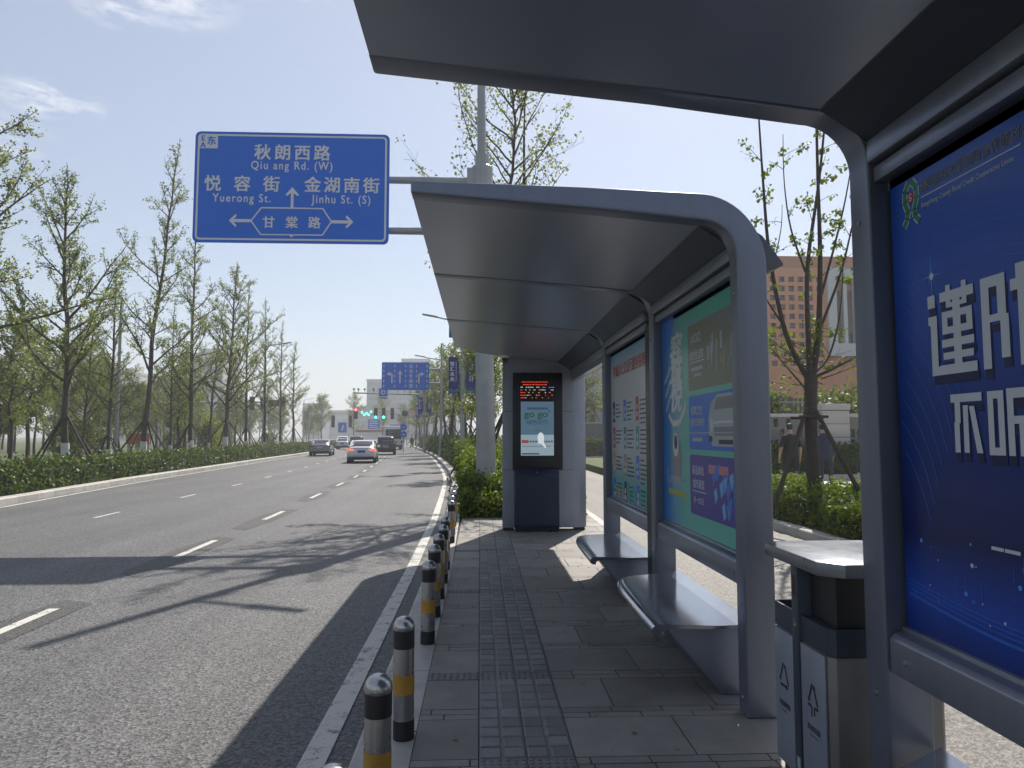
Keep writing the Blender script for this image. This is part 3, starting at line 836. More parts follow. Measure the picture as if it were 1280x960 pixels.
# pale timetable poster in the second bay
pb = MB(); pb.box(PX, 1.611, 6.502, 8.596, .885, 2.60)
p2 = pb.build('poster', grad_mat('poster_pale', [(0, (.10, .30, .40)), (.14, (.14, .36, .40)), (.26, (.42, .45, .48)), (.82, (.50, .54, .58)), (.95, (.16, .36, .58)), (1, (.12, .33, .58))], 'Z', .88, 2.64), front)
fq = FACE_ROAD(PX, 8.59, 0)
k = MB()
k.text('容城县公交出行服务指南', .98, 2.30, .15, fq, .0014, 0, .03, 'CENTER', 1.0)
cols = [1, 2, 3, 0, 4, 5, 6, 7, 8, 8, 1, 8]
for i in range(12):
    r_, c_ = divmod(i, 3)
    x0, y0 = .12 + c_ * .62, 1.92 - r_ * .30
    k.rect(x0, x0 + .13, y0 - .16, y0 + .08, fq, .0014, cols[i]); k.disc(x0 + .065, y0 - .02, .03, fq, .002, 9, 10); k.rect(x0 + .03, x0 + .1, y0 - .12, y0 - .07, fq, .002, 9)
    for j in range(4 + (i % 3)):
        k.rect(x0 + .18, x0 + .18 + rnd.uniform(.16, .36), y0 + .03 - j * .045, y0 + .045 - j * .045, fq, .0014, 10)
for i in range(7):
    x0 = .1 + i * .27; hgt = rnd.uniform(.05, .2)
    k.rect(x0, x0 + .12, .90, .93 + hgt, fq, .0014 + i * 2e-5, rnd.choice((5, 6, 7)))
k.line([(.02, .99), (.5, 1.04), (1.1, .98), (1.7, 1.05), (2.0, 1.0)], .05, fq, .0012, 5)
k.build('artwork', [I_RED, I_NAVY, I_BLUE, I_RED, I_GREEN, I_TEAL, I_ORANGE, I_TAN, I_BLUE, I_W, I_BLK], p2)

# ------------------------------------------------------------------ benches
def bench(y, label):
    t = thing('bench', label, 'bench', (0, y, 0), 0, 'metal benches under the shelters')
    front_e = [(1.045, .0), (1.05, .5), (1.06, .95), (1.075, 1.29)]
    far_e = [(1.13, 1.44), (1.24, 1.58), (1.40, 1.74), (1.56, 1.83), (1.60, 1.85)]
    st = MB()
    # sections across the seat: top skin with a rolled front lip
    def sect(x0, y0, x1, y1):
        pts = []
        dx, dy = x1 - x0, y1 - y0; L_ = math.hypot(dx, dy); ux, uy = dx / L_, dy / L_
        prof = [(.055, .385), (.018, .388), (.002, .405), (.0, .425), (.012, .444), (.035, .455), (.09, .458), (L_ * .62, .446), (L_ - .02, .452), (L_, .452), (L_, .425), (.10, .43), (.06, .41)]
        return [(x0 + ux * a, y0 + uy * a, z) for a, z in prof]
    secs = [sect(1.045, 0, 1.705, .0), sect(1.045, .02, 1.705, .02), sect(1.05, .5, 1.705, .55), sect(1.06, .95, 1.705, 1.1), sect(1.075, 1.22, 1.705, 1.52), sect(1.10, 1.36, 1.705, 1.70), sect(1.14, 1.44, 1.705, 1.77)]
    n_ = 13; vs = [p for s in secs for p in s]; fs = []
    for i in range(len(secs) - 1):
        for j in range(n_): fs.append((i * n_ + j, i * n_ + (j + 1) % n_, (i + 1) * n_ + (j + 1) % n_, (i + 1) * n_ + j))
    fs += [tuple(range(n_ - 1, -1, -1)), tuple(range((len(secs) - 1) * n_, len(secs) * n_))]
    st.add(vs, fs); st.build('seat', M_SEAT, t, smooth=50)
    b = MB(); b.prism([(1.16, .405), (1.20, .425), (1.655, .425), (1.655, .10), (1.62, .0), (1.50, .0), (1.48, .03)], 'y', .10, 1.45)
    b.build('pedestal', M_METAL, t, bevel=.006)
    c = MB(); c.box(1.66, 1.703, .05, 1.70, .405, .424); c.build('back_edge', M_STEEL, t, bevel=.004)
    return t


b1 = bench(4.36, 'metal bench with rolled front edge below the green poster')
b2 = dup(b1, (0, 6.78, 0), 0, 'metal bench below the pale timetable poster with rows of coloured icons')
b3 = dup(b1, (0, .87, 0), 0, 'metal bench below the large blue advertisement, only its pale end showing')

# ------------------------------------------------------------------ arrivals screen, cabinet, camera
sc_t = thing('arrivals_screen', 'tall black electronic arrivals screen with red LED rows on the shelter end wall', 'screen', (0, 12.19, 0))
mb = MB(); mb.box(.56, 1.41, -.105, -.001, 1.02, 2.68); mb.build('housing', M_DARK, sc_t, bevel=.008)
fs_ = FACE_CAM(.56, -.107, 1.02)
mb = MB(); mb.rect(.11, .70, 1.20, 1.56, fs_, 0, 0, .002); led = mb.build('led_panel', mat('led_black', (.008, .008, .01), .3), sc_t)
k = MB(); rnd = random.Random(3)
for row in range(7):
    yy = 1.50 - row * .045
    if row < 2:
        x0, x1, mi = (.15, .60, 0) if row == 0 else (.17, .57, 0)
    else: x0, x1, mi = .13, .69, None
    x_ = x0
    while x_ < x1:
        w_ = rnd.uniform(.012, .03)
        gap = rnd.choice((.006, .008, .05 if row > 1 else .008, .09 if row > 2 else .01))
        c_ = mi if mi is not None else (2 if row == 2 and x_ > .5 else 1 if row == 2 else rnd.choice((0, 1, 1, 3)) if x_ > .2 else 0)
        k.rect(x_, x_ + w_, yy - .006, yy + rnd.uniform(.003, .008), fs_, .0035, c_)
        x_ += w_ + gap
E_R = mat('led_red', (.3, .02, .01), .5, emit=((1, .10, .05), .62)); E_W = mat('led_white', (.3, .3, .3), .5, emit=((.9, .9, 1), .4))
E_B = mat('led_blue', (.05, .05, .4), .5, emit=((.12, .25, 1), .7)); E_O = mat('led_orange', (.4, .15, .02), .5, emit=((1, .45, .08), .5))
k.build('led_text', [E_R, E_W, E_B, E_O], led)
lcd_m = mat('lcd', (.03, .05, .06), .15, emit=((.14, .25, .36), .34))
mb = MB(); mb.rect(.135, .70, .245, 1.165, fs_, 0, 0, .002); lcd = mb.build('lcd_panel', lcd_m, sc_t)
k = MB(); E_G = mat('lcd_green', (.02, .06, .03), .3, emit=((.05, .13, .09), .3)); E_P = mat('lcd_pale', (.2, .2, .2), .3, emit=((.55, .60, .62), .7)); E_D = mat('lcd_dark', (.01, .02, .03), .3, emit=((.05, .11, .16), .4))
E_L = mat('lcd_light', (.1, .14, .16), .3, emit=((.30, .40, .46), .5))
k.rect(.137, .698, .25, .60, fs_, .003, 4)
k.text('go go\'', .415, .90, .16, fs_, .0035, 0, .03, 'CENTER', 1.15); k.text('绿色出行', .415, .78, .095, fs_, .0035, 2, .02)
k.rect(.24, .60, 1.03, 1.065, fs_, .0035, 2); k.rect(.36, .47, .665, .675, fs_, .0035, 2)
k.rect(.15, .27, .46, .51, fs_, .0037, 5)
for i in range(9): k.rect(.29 + i * .045, .32 + i * .045, .47, .50, fs_, .0037, 2)
k.disc(.475, .55, .055, fs_, .004, 1, 18, .09); k.rect(.43, .53, .45, .56, fs_, .0042, 1); k.flat([(.47, .46), (.55, .37), (.57, .39), (.52, .48)], fs_, .0044, 1)
k.rect(.15, .45, .265, .29, fs_, .0037, 2); k.rect(.17, .66, .40, .408, fs_, .0037, 2)
k.build('lcd_picture', [E_G, E_P, E_D, E_R, E_L, mat('lcd_red', (.1, .02, .02), .3, emit=((.4, .08, .06), .4))], lcd)

cab = thing('equipment_cabinet', 'dark blue steel cabinet with sloped top standing under the arrivals screen', 'cabinet', (0, 12.19, 0))
mb = MB(); mb.prism([(-.24, .0), (-.24, .88), (-.17, .995), (-.002, .995), (-.002, .0)], 'x', .585, 1.335)
cb = mb.build('body', mat('cabinet_blue', (.015, .024, .050), .38, .2, noise=(2, .1)), cab, bevel=.008)
cb.location.z = .05
k = MB(); k.box(.60, 1.32, -.243, -.2405, .07, .86); k.build('door', mat('cabinet_blue_door', (.016, .026, .053), .36, .2, noise=(2, .1)), cab).location.z = .05
k = MB(); k.lathe([(.02, 0), (.02, .01)], 12); lk = k.build('lock', M_STEEL, cab); lk.location = (.96, -.205, .99); lk.rotation_euler = (R(60), 0, 0)
k = MB(); k.box(.60, .70, -.20, -.05, 0, .05); k.box(1.22, 1.32, -.2, -.05, 0, .05); k.build('foot', M_DARK, cab)

cctv = thing('security_camera', 'small white dome camera under the shelter roof beside the end wall', 'camera', (.42, 12.02, 2.955))
mb = MB(); mb.lathe([(.075, .06), (.078, .0), (.07, -.03)], 18); mb.build('housing', mat('cam_white', (.80, .80, .80), .4), cctv)
mb = MB(); mb.lathe([(.058, -.03), (.055, -.065), (.03, -.095), (.005, -.10)], 18); mb.build('dome', M_GLASS, cctv)

# ------------------------------------------------------------------ litter bin
bn = thing('litter_bin', 'double grey litter bin with recycling symbols and flat lid between the shelters', 'litter bin', (1.44, 2.93, 0))
M_BIN = mat('bin_paint', (.26, .29, .35), .38, .3, noise=(3, .1)); M_BIND = mat('bin_dark', (.045, .058, .08), .4, .3, noise=(3, .1)); M_BINS = mat('bin_side', (.21, .20, .195), .48, .35, noise=(3, .12))
W_, L_ = .50, .57
oct_ = lambda i, x0=0., c=.03: [(x0 + i, c), (x0 + c, i), (x0 + W_ - c, i), (x0 + W_ - i, c), (x0 + W_ - i, L_ - c), (x0 + W_ - c, L_ - i), (x0 + c, L_ - i), (x0 + i, L_ - c)]
mb = MB(); mb.prism(oct_(.03), 'z', 0, .07); mb.build('plinth', M_BLACK, bn)
mb = MB(); mb.prism(oct_(.004), 'z', .07, .685); mb.build('body', M_BINS, bn, bevel=.004)
mb = MB()
for o_, h0, h1 in ((oct_(.0), .69, .80),):
    n_ = 8; inn = oct_(.012)
    mb.add([(x, y, h0) for x, y in o_] + [(x, y, h1) for x, y in o_] + [(x, y, h1) for x, y in inn] + [(x, y, .40) for x, y in inn],
           [(i, (i + 1) % 8, (i + 1) % 8 + 8, i + 8) for i in range(8)] + [(i + 8, (i + 1) % 8 + 8, (i + 1) % 8 + 16, i + 16) for i in range(8)] + [(i + 16, (i + 1) % 8 + 16, (i + 1) % 8 + 24, i + 24) for i in range(8)] + [tuple(range(24, 32))])
mb.build('rim', M_BIND, bn)
mb = MB(); mb.box(-.012, W_ + .012, .262, .325, .0, 1.02); mb.box(.012, W_ - .012, .02, .255, .78, .795); dv = mb.build('divider', M_BIND, bn, bevel=.003)
mb = MB(); mb.box(-.0135, -.0125, .278, .310, .88, .97); mb.build('stub_plate', M_BLACK, dv)
k = MB(); fb = FACE_ROAD(1.44 - 1.44 - .0128, .325, 0); k.rect(.02, .042, .742, .752, fb, 0, 0); k.line([(.022, .775), (.030, .757), (.040, .757)], .005, fb, 0, 0); k.rect(.018, .05, .12, .17, fb, 0, 0)
k.build('smoking_symbol', I_LG, dv)
mb = MB(); mb.box(.05, W_ - .03, .03, .26, .80, 1.015); mb.build('inner_liner', M_BLACK, bn)
lid = [(-.035, .02), (.05, -.055), (W_ + .0, -.055), (W_ + .045, .02), (W_ + .045, L_ - .0), (W_ - .03, L_ + .05), (.05, L_ + .05), (-.035, L_ - .01)]
mb = MB(); mb.prism(lid, 'z', 1.018, 1.075); mb.build('lid', mat('bin_lid', (.20, .215, .24), .3, .5, noise=(4, .12)), bn, bevel=.003)
for y0, y1, kind in ((.335, .535, 0), (.034, .255, 1)):
    mb = MB(); mb.box(-.008, .003, y0, y1, .075, .683); dr = mb.build('door', M_BIN, bn, bevel=.003)
    fd = FACE_ROAD(-.0085, y1, 0); w_ = y1 - y0; k = MB(); cx = w_ / 2
    if kind == 0:
        tri = [(cx, .545), (cx - .052, .43), (cx + .052, .43)]
    else: tri = [(cx, .545), (cx - .048, .44), (cx + .048, .44)]
    for a, b in ((0, 1), (1, 2), (2, 0)):
        (xa, ya), (xb, yb) = tri[a], tri[b]
        if kind == 1 and (a, b) == (1, 2):
            k.line([(cx - .048, .44), (cx - .016, .44)], .012, fd, .0006, 0); k.line([(cx + .016, .44), (cx + .048, .44)], .012, fd, .0006, 0); k.rect(cx - .018, cx - .007, .395, .44, fd, .0006, 0); k.rect(cx + .007, cx + .018, .405, .44, fd, .0006, 0)
            continue
        l0, l1 = .10, .74
        pa = (xa + (xb - xa) * l0, ya + (yb - ya) * l0); pb_ = (xa + (xb - xa) * l1, ya + (yb - ya) * l1)
        k.line([pa, pb_], .012, fd, .0006, 0)
        dx, dy = (xb - xa), (yb - ya); q = math.hypot(dx, dy); dx /= q; dy /= q
        k.flat([(pb_[0] - dy * .014, pb_[1] + dx * .014), (pb_[0] + dy * .014, pb_[1] - dx * .014), (pb_[0] + dx * .018, pb_[1] + dy * .018)], fd, .0008, 0)
    k.text('可回收物' if kind == 0 else '其他垃圾', cx, .335, .030, fd, .0006, 0, .02); k.text('Recyclable' if kind == 0 else 'Other Waste', cx, .312, .014, fd, .0006, 0)
    k.build('recycling_mark', I_BLK, dr)

# ------------------------------------------------------------------ bollards
bo = thing('bollard', 'banded steel bollard closest to the photographer, only its domed cap showing', 'bollard', (-.43, 2.19, 0), 0, 'banded bollards along the kerb')
Rb = .055
mb = MB(); mb.lathe([(Rb, 0), (Rb, .565)], 24); mb.build('post', M_STEEL, bo)
mb = MB(); mb.lathe([(Rb + .001, .562), (Rb + .003, .566), (Rb + .003, .585), (Rb - .003, .606), (Rb - .016, .622), (Rb - .034, .630), (.004, .633)], 24); mb.build('cap', mat('cap_steel', (.42, .42, .42), .27, .95, noise=(5, .1)), bo, smooth=60)
for z0, z1, m_ in ((.0, .10, M_BLACK), (.235, .335, M_YELLOW), (.470, .562, M_BLACK)):
    mb = MB(); mb.lathe([(Rb + .0015, z0), (Rb + .0015, z1)], 24); mb.build('band', m_, bo)
ords = ['second', 'third', 'fourth', 'fifth', 'sixth', 'seventh', 'eighth', 'ninth', 'tenth', 'eleventh', 'twelfth']
for i, (x, y) in enumerate([(-.41, 3.0), (-.40, 3.92), (-.40, 5.65), (-.40, 6.47), (-.40, 7.17), (-.40, 7.92), (-.41, 8.70), (-.43, 10.84), (-.45, 11.7), (-.47, 12.75), (-.48, 13.5)]):
    b_ = dup(bo, (x, y, 0), .4 * i, 'black and yellow banded steel bollard, %s from the photographer along the kerb' % ords[i])
    b_.rotation_euler[0] = R(random.Random(i).uniform(-.6, .6)); b_.rotation_euler[1] = R(random.Random(i + 50).uniform(-.6, .6))

# ------------------------------------------------------------------ big direction sign
sg = thing('direction_sign', 'large blue road direction sign on a grey pole naming Jinhu St. (S) and Yuerong St.', 'road sign', (0, 15, 0))
mb = MB(); mb.cone((.15, 0.25, -.1), (.03, .25, 7.05), .215, .175, 16); mb.cone((.02, .25, 7.5), (-.01, .25, 11.6), .10, .075, 14); mb.build('pole', M_GALV, sg, smooth=50)
mb = MB(); mb.lathe([(.20, 6.98), (.235, 7.0), (.235, 7.48), (.20, 7.52), (.16, 7.53), (.155, 7.75), (.10, 7.76)], 12, (.03, .25, 0)); mb.box(-.30, .0, .12, .38, 7.06, 7.44); mb.build('pole_joint', M_GALV, sg, smooth=25)
for z in (7.18, 6.05):
    mb = MB(); mb.cone((-.02, .25, z), (-3.9, .25, z), .085, .07, 12); mb.build('arm', M_GALV, sg)
mb = MB(); mb.tube([(.0, .25, 9.55), (.5, .10, 9.60), (.9, -.02, 9.64)], [.05, .045, .04], 8); mb.build('lamp_arm', M_GALV, sg)
mb = MB(); mb.cone((.65, .06, 9.62), (1.32, -.15, 9.68), .085, .06, 10); mb.build('lamp_head', M_GALV, sg)
SX0, SX1, SZ0, SZ1 = -6.08, -1.965, 5.68, 8.09
SW, SH = SX1 - SX0, SZ1 - SZ0
def rrect(x0, x1, y0, y1, r, n=6):
    pts = []
    for cx, cy_, a in ((x1 - r, y1 - r, 0), (x0 + r, y1 - r, 90), (x0 + r, y0 + r, 180), (x1 - r, y0 + r, 270)):
        pts += [(cx + r * math.cos(R(a + 90 * q / n)), cy_ + r * math.sin(R(a + 90 * q / n))) for q in range(n + 1)]
    return pts
fs_ = FACE_CAM(SX0, 0, SZ0)
mb = MB(); mb.flat(rrect(0, SW, 0, SH, .12), fs_, -.03, 0, .03); pan = mb.build('sign_panel', M_SIGN, sg)
k = MB()
o_ = rrect(.055, SW - .055, .055, SH - .055, .09); i_ = rrect(.095, SW - .095, .095, SH - .095, .06)
for a in range(len(o_)): b = (a + 1) % len(o_); k.flat([o_[a], o_[b], i_[b], i_[a]], fs_, .003, 0)
# positions measured on the sign: u to the right, v up, both 0..1
U, Vv = lambda u: u * SW, lambda v: v * SH
k.rect(.075, U(.115), Vv(.845), SH - .075, fs_, .004, 0)
k.text('E', U(.040), Vv(.912), .17, fs_, .006, 1, .03); k.text('A', U(.040), Vv(.850), .17, fs_, .006, 1, .03); k.text('东', U(.083), Vv(.885), .20, fs_, .006, 1, .035)
def cjk(s, us, v, h):
    for ch, u in zip(s, us): k.text(ch, U(u), Vv(v), h, fs_, .004, 0, .028, 'CENTER', 1.0)
cjk('秋朗西路', (.345, .448, .549, .650), .765, .36)
k.text('Qiu ang Rd. (W)', U(.497), Vv(.665), .255, fs_, .004, 0, .018, 'CENTER', .82, 0, 1.22)
cjk('悦容街', (.095, .245, .395), .475, .36); cjk('金湖南街', (.605, .706, .806, .908), .475, .36)
k.text('Yuerong St.', U(.245), Vv(.365), .255, fs_, .004, 0, .018, 'CENTER', .82, 0, 1.22); k.text('Jinhu St. (S)', U(.755), Vv(.365), .255, fs_, .004, 0, .018, 'CENTER', .82, 0, 1.22)
hexo = [(.295, .197), (.345, .315), (.66, .315), (.705, .197), (.66, .075), (.345, .075)]
hx = [(U(a), Vv(b)) for a, b in hexo]; k.line(hx + [hx[0]], .028, fs_, .004, 0)
cjk('甘棠路', (.385, .502, .618), .145, .27)
k.rect(U(.495), U(.509), Vv(.32), Vv(.47), fs_, .004, 0)
k.flat([(U(.502), Vv(.505)), (U(.467), Vv(.435)), (U(.476), Vv(.425)), (U(.502), Vv(.462)), (U(.528), Vv(.425)), (U(.537), Vv(.435))], fs_, .0045, 0)
for s_ in (-1, 1):
    xt = .5 + s_ * .318
    k.rect(U(min(.5 + s_ * .207, xt - s_ * .01)), U(max(.5 + s_ * .207, xt - s_ * .01)), Vv(.183), Vv(.211), fs_, .004, 0)
    k.flat([(U(xt), Vv(.197)), (U(xt - s_ * .035), Vv(.257)), (U(xt - s_ * .040), Vv(.237)), (U(xt - s_ * .016), Vv(.197)), (U(xt - s_ * .040), Vv(.157)), (U(xt - s_ * .035), Vv(.137))], fs_, .0045, 0)
k.rect(U(.494), U(.510), Vv(.055), Vv(.072), fs_, .004, 0)
k.build('lettering', [M_SIGNW, M_SIGN], pan)

# ------------------------------------------------------------------ lane sign further on
ls = thing('lane_sign', 'blue overhead lane sign with turn arrows and bus lane characters', 'road sign', (0, 60, 0))
mb = MB(); mb.cone((-2.2, .3, -.1), (-2.2, .3, 8.2), .20, .14, 12); mb.build('pole', M_GALV, ls)
for z in (7.25, 6.05): mb = MB(); mb.cone((-2.2, .3, z), (-7.4, .3, z), .09, .07, 8); mb.build('arm', M_GALV, ls)
fl = FACE_CAM(-8.28, 0, 5.45); LW, LH = 3.98, 2.36
mb = MB(); mb.flat(rrect(0, LW, 0, LH, .08), fl, -.03, 0, .03); lp = mb.build('sign_panel', M_SIGN, ls)
k = MB()
for u in (.045, .275, .505, .735, .955):
    for j in range(5): k.rect(u * LW - .035, u * LW + .035, (.10 + j * .18) * LH, (.19 + j * .18) * LH, fl, .004)
def arrow_head(x, y, dx, dy, s):
    nx, ny = -dy, dx
    k.flat([(x + dx * s, y + dy * s), (x + nx * s * .8 - dx * s * .3, y + ny * s * .8 - dy * s * .3), (x, y), (x - nx * s * .8 - dx * s * .3, y - ny * s * .8 - dy * s * .3)], fl, .0045)
k.line([(.215 * LW, .25 * LH), (.215 * LW, .58 * LH), (.165 * LW, .58 * LH)], .12, fl, .004); arrow_head(.165 * LW, .58 * LH, -1, 0, .26)
k.line([(.385 * LW, .25 * LH), (.385 * LW, .62 * LH)], .12, fl, .004); arrow_head(.385 * LW, .60 * LH, 0, 1, .26)
k.line([(.785 * LW, .25 * LH), (.785 * LW, .58 * LH), (.835 * LW, .58 * LH)], .12, fl, .004); arrow_head(.835 * LW, .58 * LH, 1, 0, .26)
for j, ch in enumerate('公交专用道'): k.text(ch, .615 * LW, (.80 - j * .175) * LH, .34, fl, .004, 0, .03)
k.build('lettering', M_SIGNW, lp)

# ------------------------------------------------------------------ street lamps with banners
M_BAN = mat('banner_blue', (.020, .030, .20), .6); M_BAN2 = mat('banner_teal', (.02, .16, .24), .6)
lm = thing('street_lamp', 'grey street lamp post with blue banners nearest beyond the shelter', 'street lamp', (-.92, 37, 0), 0, 'street lamps along the kerb')
mb = MB(); mb.cone((0, 0, -.1), (0, 0, 8.9), .13, .07, 12); mb.lathe([(.2, 0), (.2, .35), (.14, .45)], 12); mb.build('pole', M_GALV, lm)
mb = MB(); mb.tube([(0, 0, 7.6), (-.9, 0, 7.72), (-1.5, 0, 7.85)], [.05, .045, .04], 8); mb.build('arm', M_GALV, lm)
mb = MB(); mb.prism([(-1.3, 7.78), (-1.3, 7.86), (-2.1, 7.99), (-2.12, 7.93)], 'y', -.14, .14); mb.build('lamp_head', M_GALV, lm, bevel=.01)
for x0, x1, z0, z1, tx in ((-.72, -.18, 3.85, 5.72, '智汇未来'), (.18, .72, 3.85, 5.72, ''), (-.72, -.18, 6.75, 8.6, None)):
    mb = MB(); mb.box(x0, x1, -.008, .008, z0, z1); mb.cone((x0, 0, z1 - .01), (0, 0, z1 - .01), .015, .015, 6); mb.cone((x0 if x0 < 0 else x1, 0, z0), (0, 0, z0), .015, .015, 6)
    bb = mb.build('banner', M_BAN, lm); k = MB(); fb = FACE_CAM(x0, -.0082, z0); cx = (x1 - x0) / 2
    if tx:
        for j, ch in enumerate(tx): k.text(ch, cx - .08, 1.42 - j * .27, .24, fb, .002, 0, .03)
        for j in range(11): k.rect(cx + .10, cx + .14, 1.55 - j * .09, 1.60 - j * .09, fb, .002)
    elif tx == '':
        for c_ in (-.06, .06):
            for j in range(9 if c_ > 0 else 7): k.rect(cx + c_ - .03, cx + c_ + .03, 1.4 - j * .1 - (.2 if c_ < 0 else 0), 1.46 - j * .1 - (.2 if c_ < 0 else 0), fb, .002)
    else: k.rect(.02, .5, .25, .8, fb, .002, 1)
    k.flat([(0.01, .03), (.53, .03), (.53, .28), (.3, .14), (.01, .22)], fb, .001, 1)
    k.build('print', [M_SIGNW, M_BAN2], bb)
for i, (x, y, o_) in enumerate([(-3.05, 56, 'second'), (-5.9, 76, 'third'), (-7.9, 96, 'fourth')]):
    q_ = dup(lm, (x, y, 0), 0, 'grey street lamp %s, %s along the right kerb beyond the shelter' % ('with blue banners' if i else 'without banners', o_))
    if i == 0:
        for ch in [c for c in q_.children_recursive if c.name.startswith(('banner', 'print'))]: bpy.data.objects.remove(ch)
ll = thing('street_lamp', 'plain grey street lamp rising among the roadside ginkgo trees', 'street lamp', (left_kerb(30) - 1.2, 31.5, 0), 0, 'plain lamps on the park side')
mb = MB(); mb.cone((0, 0, 0), (0, 0, 9.4), .12, .07, 10); mb.build('pole', M_GALV, ll)
mb = MB(); mb.tube([(0, 0, 9.3), (.8, 0, 9.5), (1.5, 0, 9.6)], .045, 8); mb.build('arm', M_GALV, ll)
mb = MB(); mb.prism([(1.4, 9.53), (1.4, 9.62), (2.2, 9.74), (2.2, 9.68)], 'y', -.14, .14); mb.build('lamp_head', M_GALV, ll)
ll.location = (-20.2, 40.5, 0); ll.rotation_euler.z = math.pi
for x, y, l_ in ((-18.6, 62, 'plain grey street lamp thin against the sky behind the fourth ginkgo'), (-38, 155, 'plain grey street lamp far off left of the grey sedan'), (-41, 178, 'plain grey street lamp farthest off above the low grey building'), (-15.4, 19.2, 'plain grey street lamp whose head just enters at the left picture edge')):
    dup(ll, (x, y, 0), 0 if y > 30 else 0, l_)

# ------------------------------------------------------------------ traffic lights and small signs at the crossing
L_R = mat('signal_red', (.4, .02, .02), .4, emit=((1, .12, .10), 3)); L_G = mat('signal_green', (.02, .4, .2), .4, emit=((.10, 1, .62), 2.5)); L_OFF = mat('signal_off', (.02, .02, .02), .3)
gt = thing('camera_gantry', 'thin grey gantry arm with traffic cameras and a small square sign', 'camera gantry', (0, 80, 0))
mb = MB(); mb.cone((-4.9, 0, -.1), (-4.9, 0, 6.6), .15, .11, 10); mb.build('pole', M_GALV, gt)
mb = MB(); mb.cone((-4.9, 0, 6.2), (-14.2, 0, 6.4), .10, .07, 8); mb.build('arm', M_GALV, gt)
for x in (-14.1, -13.6, -12.9, -11.9, -9.2, -8.5, -7.9):
    mb = MB(); mb.cone((x, 0, 6.35), (x, 0, 6.75), .03, .03, 6); mb.box(x - .08, x + .08, -.25, .2, 6.72, 6.9); mb.build('traffic_camera', M_DARK, gt)
fc = FACE_CAM(-11.4, -.12, 5.65); mb = MB(); mb.rect(0, 1.15, 0, 1.35, fc, 0, 0, .03); q = mb.build('sign_panel', M_SIGNW, gt)
k = MB(); k.rect(.12, 1.03, .38, 1.25, fc, .035, 0); k.disc(.575, .82, .27, fc, .04, 1); k.disc(.60, .80, .15, fc, .044, 0); k.rect(.14, 1.0, .12, .24, fc, .035, 2); k.build('pictogram', [M_SIGN, M_SIGNW, M_DARK], q)

tl = thing('traffic_signal', 'traffic signal arm with one red and two green lights over the road', 'traffic signal', (0, 96, 0))
mb = MB(); mb.cone((-6.2, 0, -.1), (-6.2, 0, 6.2), .15, .11, 10); mb.build('pole', M_GALV, tl)
mb = MB(); mb.cone((-6.2, .1, 4.55), (-17.2, .1, 4.6), .09, .07, 8); mb.build('arm', M_GALV, tl)
for x, on in ((-16.6, 0), (-13.95, 2), (-12.9, 2), (-11.75, None)):
    mb = MB(); mb.box(x - .24, x + .24, -.18, .02, 3.85, 5.35); h = mb.build('signal_head', M_BLACK, tl, bevel=.02)
    for j in range(3):
        k = MB(); k.disc(x, 5.1 - j * .5, .19, FACE_CAM(0, -.185, 0), 0, 0); k.build('lens', (L_R if j == 0 else L_G) if on == j else L_OFF, h)
k = MB()
fc = FACE_CAM(0, -.05, 0)
for j, (x0, z0) in enumerate([(-15.9, 4.6), (-15.6, 4.3), (-15.3, 4.5), (-15.0, 4.3), (-14.7, 4.7)]): k.rect(x0, x0 + .22, z0, z0 + .25, fc, .02 + j * .002)
k.build('countdown_display', L_G, tl)
for x, m_ in ((-10.1, M_DARK), (-9.1, mat('sign_pink', (.5, .3, .3), .5))):
    k = MB(); k.disc(x, 4.6, .42, fc, .03, 0); k.build('round_sign', m_, tl)
k = MB(); k.rect(-8.4, -6.3, 4.3, 4.95, fc, .03, 0); 
for j in range(5): k.rect(-8.2 + j * .38, -8.0 + j * .38, 4.5, 4.75, fc, .035, 1)
k.build('street_name_plate', [M_SIGN, M_SIGNW], tl)

tl2 = thing('traffic_signal', 'traffic signal arm with dark signal heads behind the left ginkgo trees', 'traffic signal', (-39, 88, 0))
mb = MB(); mb.cone((0, 0, -.1), (0, 0, 6.4), .16, .12, 10); mb.build('pole', M_GALV, tl2)
mb = MB(); mb.cone((0, .1, 5.6), (15.5, .1, 5.75), .16, .09, 8); mb.build('arm', M_GALV, tl2)
for x in (2.2, 11.2, 12.5, 14.9):
    mb = MB(); mb.box(x - .3, x + .3, -.18, .02, 4.75, 6.4); mb.build('signal_head', M_BLACK, tl2, bevel=.02)
mb = MB(); mb.box(13.1, 14.5, -.1, .0, 5.2, 6.0); mb.build('sign_panel', M_DARK, tl2)
tl3 = thing('traffic_signal', 'pair of small dark signal heads far left of the sedan', 'traffic signal', (-26.5, 118, 0))
mb = MB(); mb.cone((-1.5, 0, -.1), (-1.5, 0, 5.6), .14, .1, 8); mb.build('pole', M_GALV, tl3)
mb = MB(); mb.cone((-1.5, .1, 5.2), (6.2, .1, 5.3), .08, .06, 8); mb.build('arm', M_GALV, tl3)
for x in (2.4, 5.2): mb = MB(); mb.box(x - .28, x + .28, -.15, .02, 3.0, 4.9); mb.build('signal_head', M_BLACK, tl3)

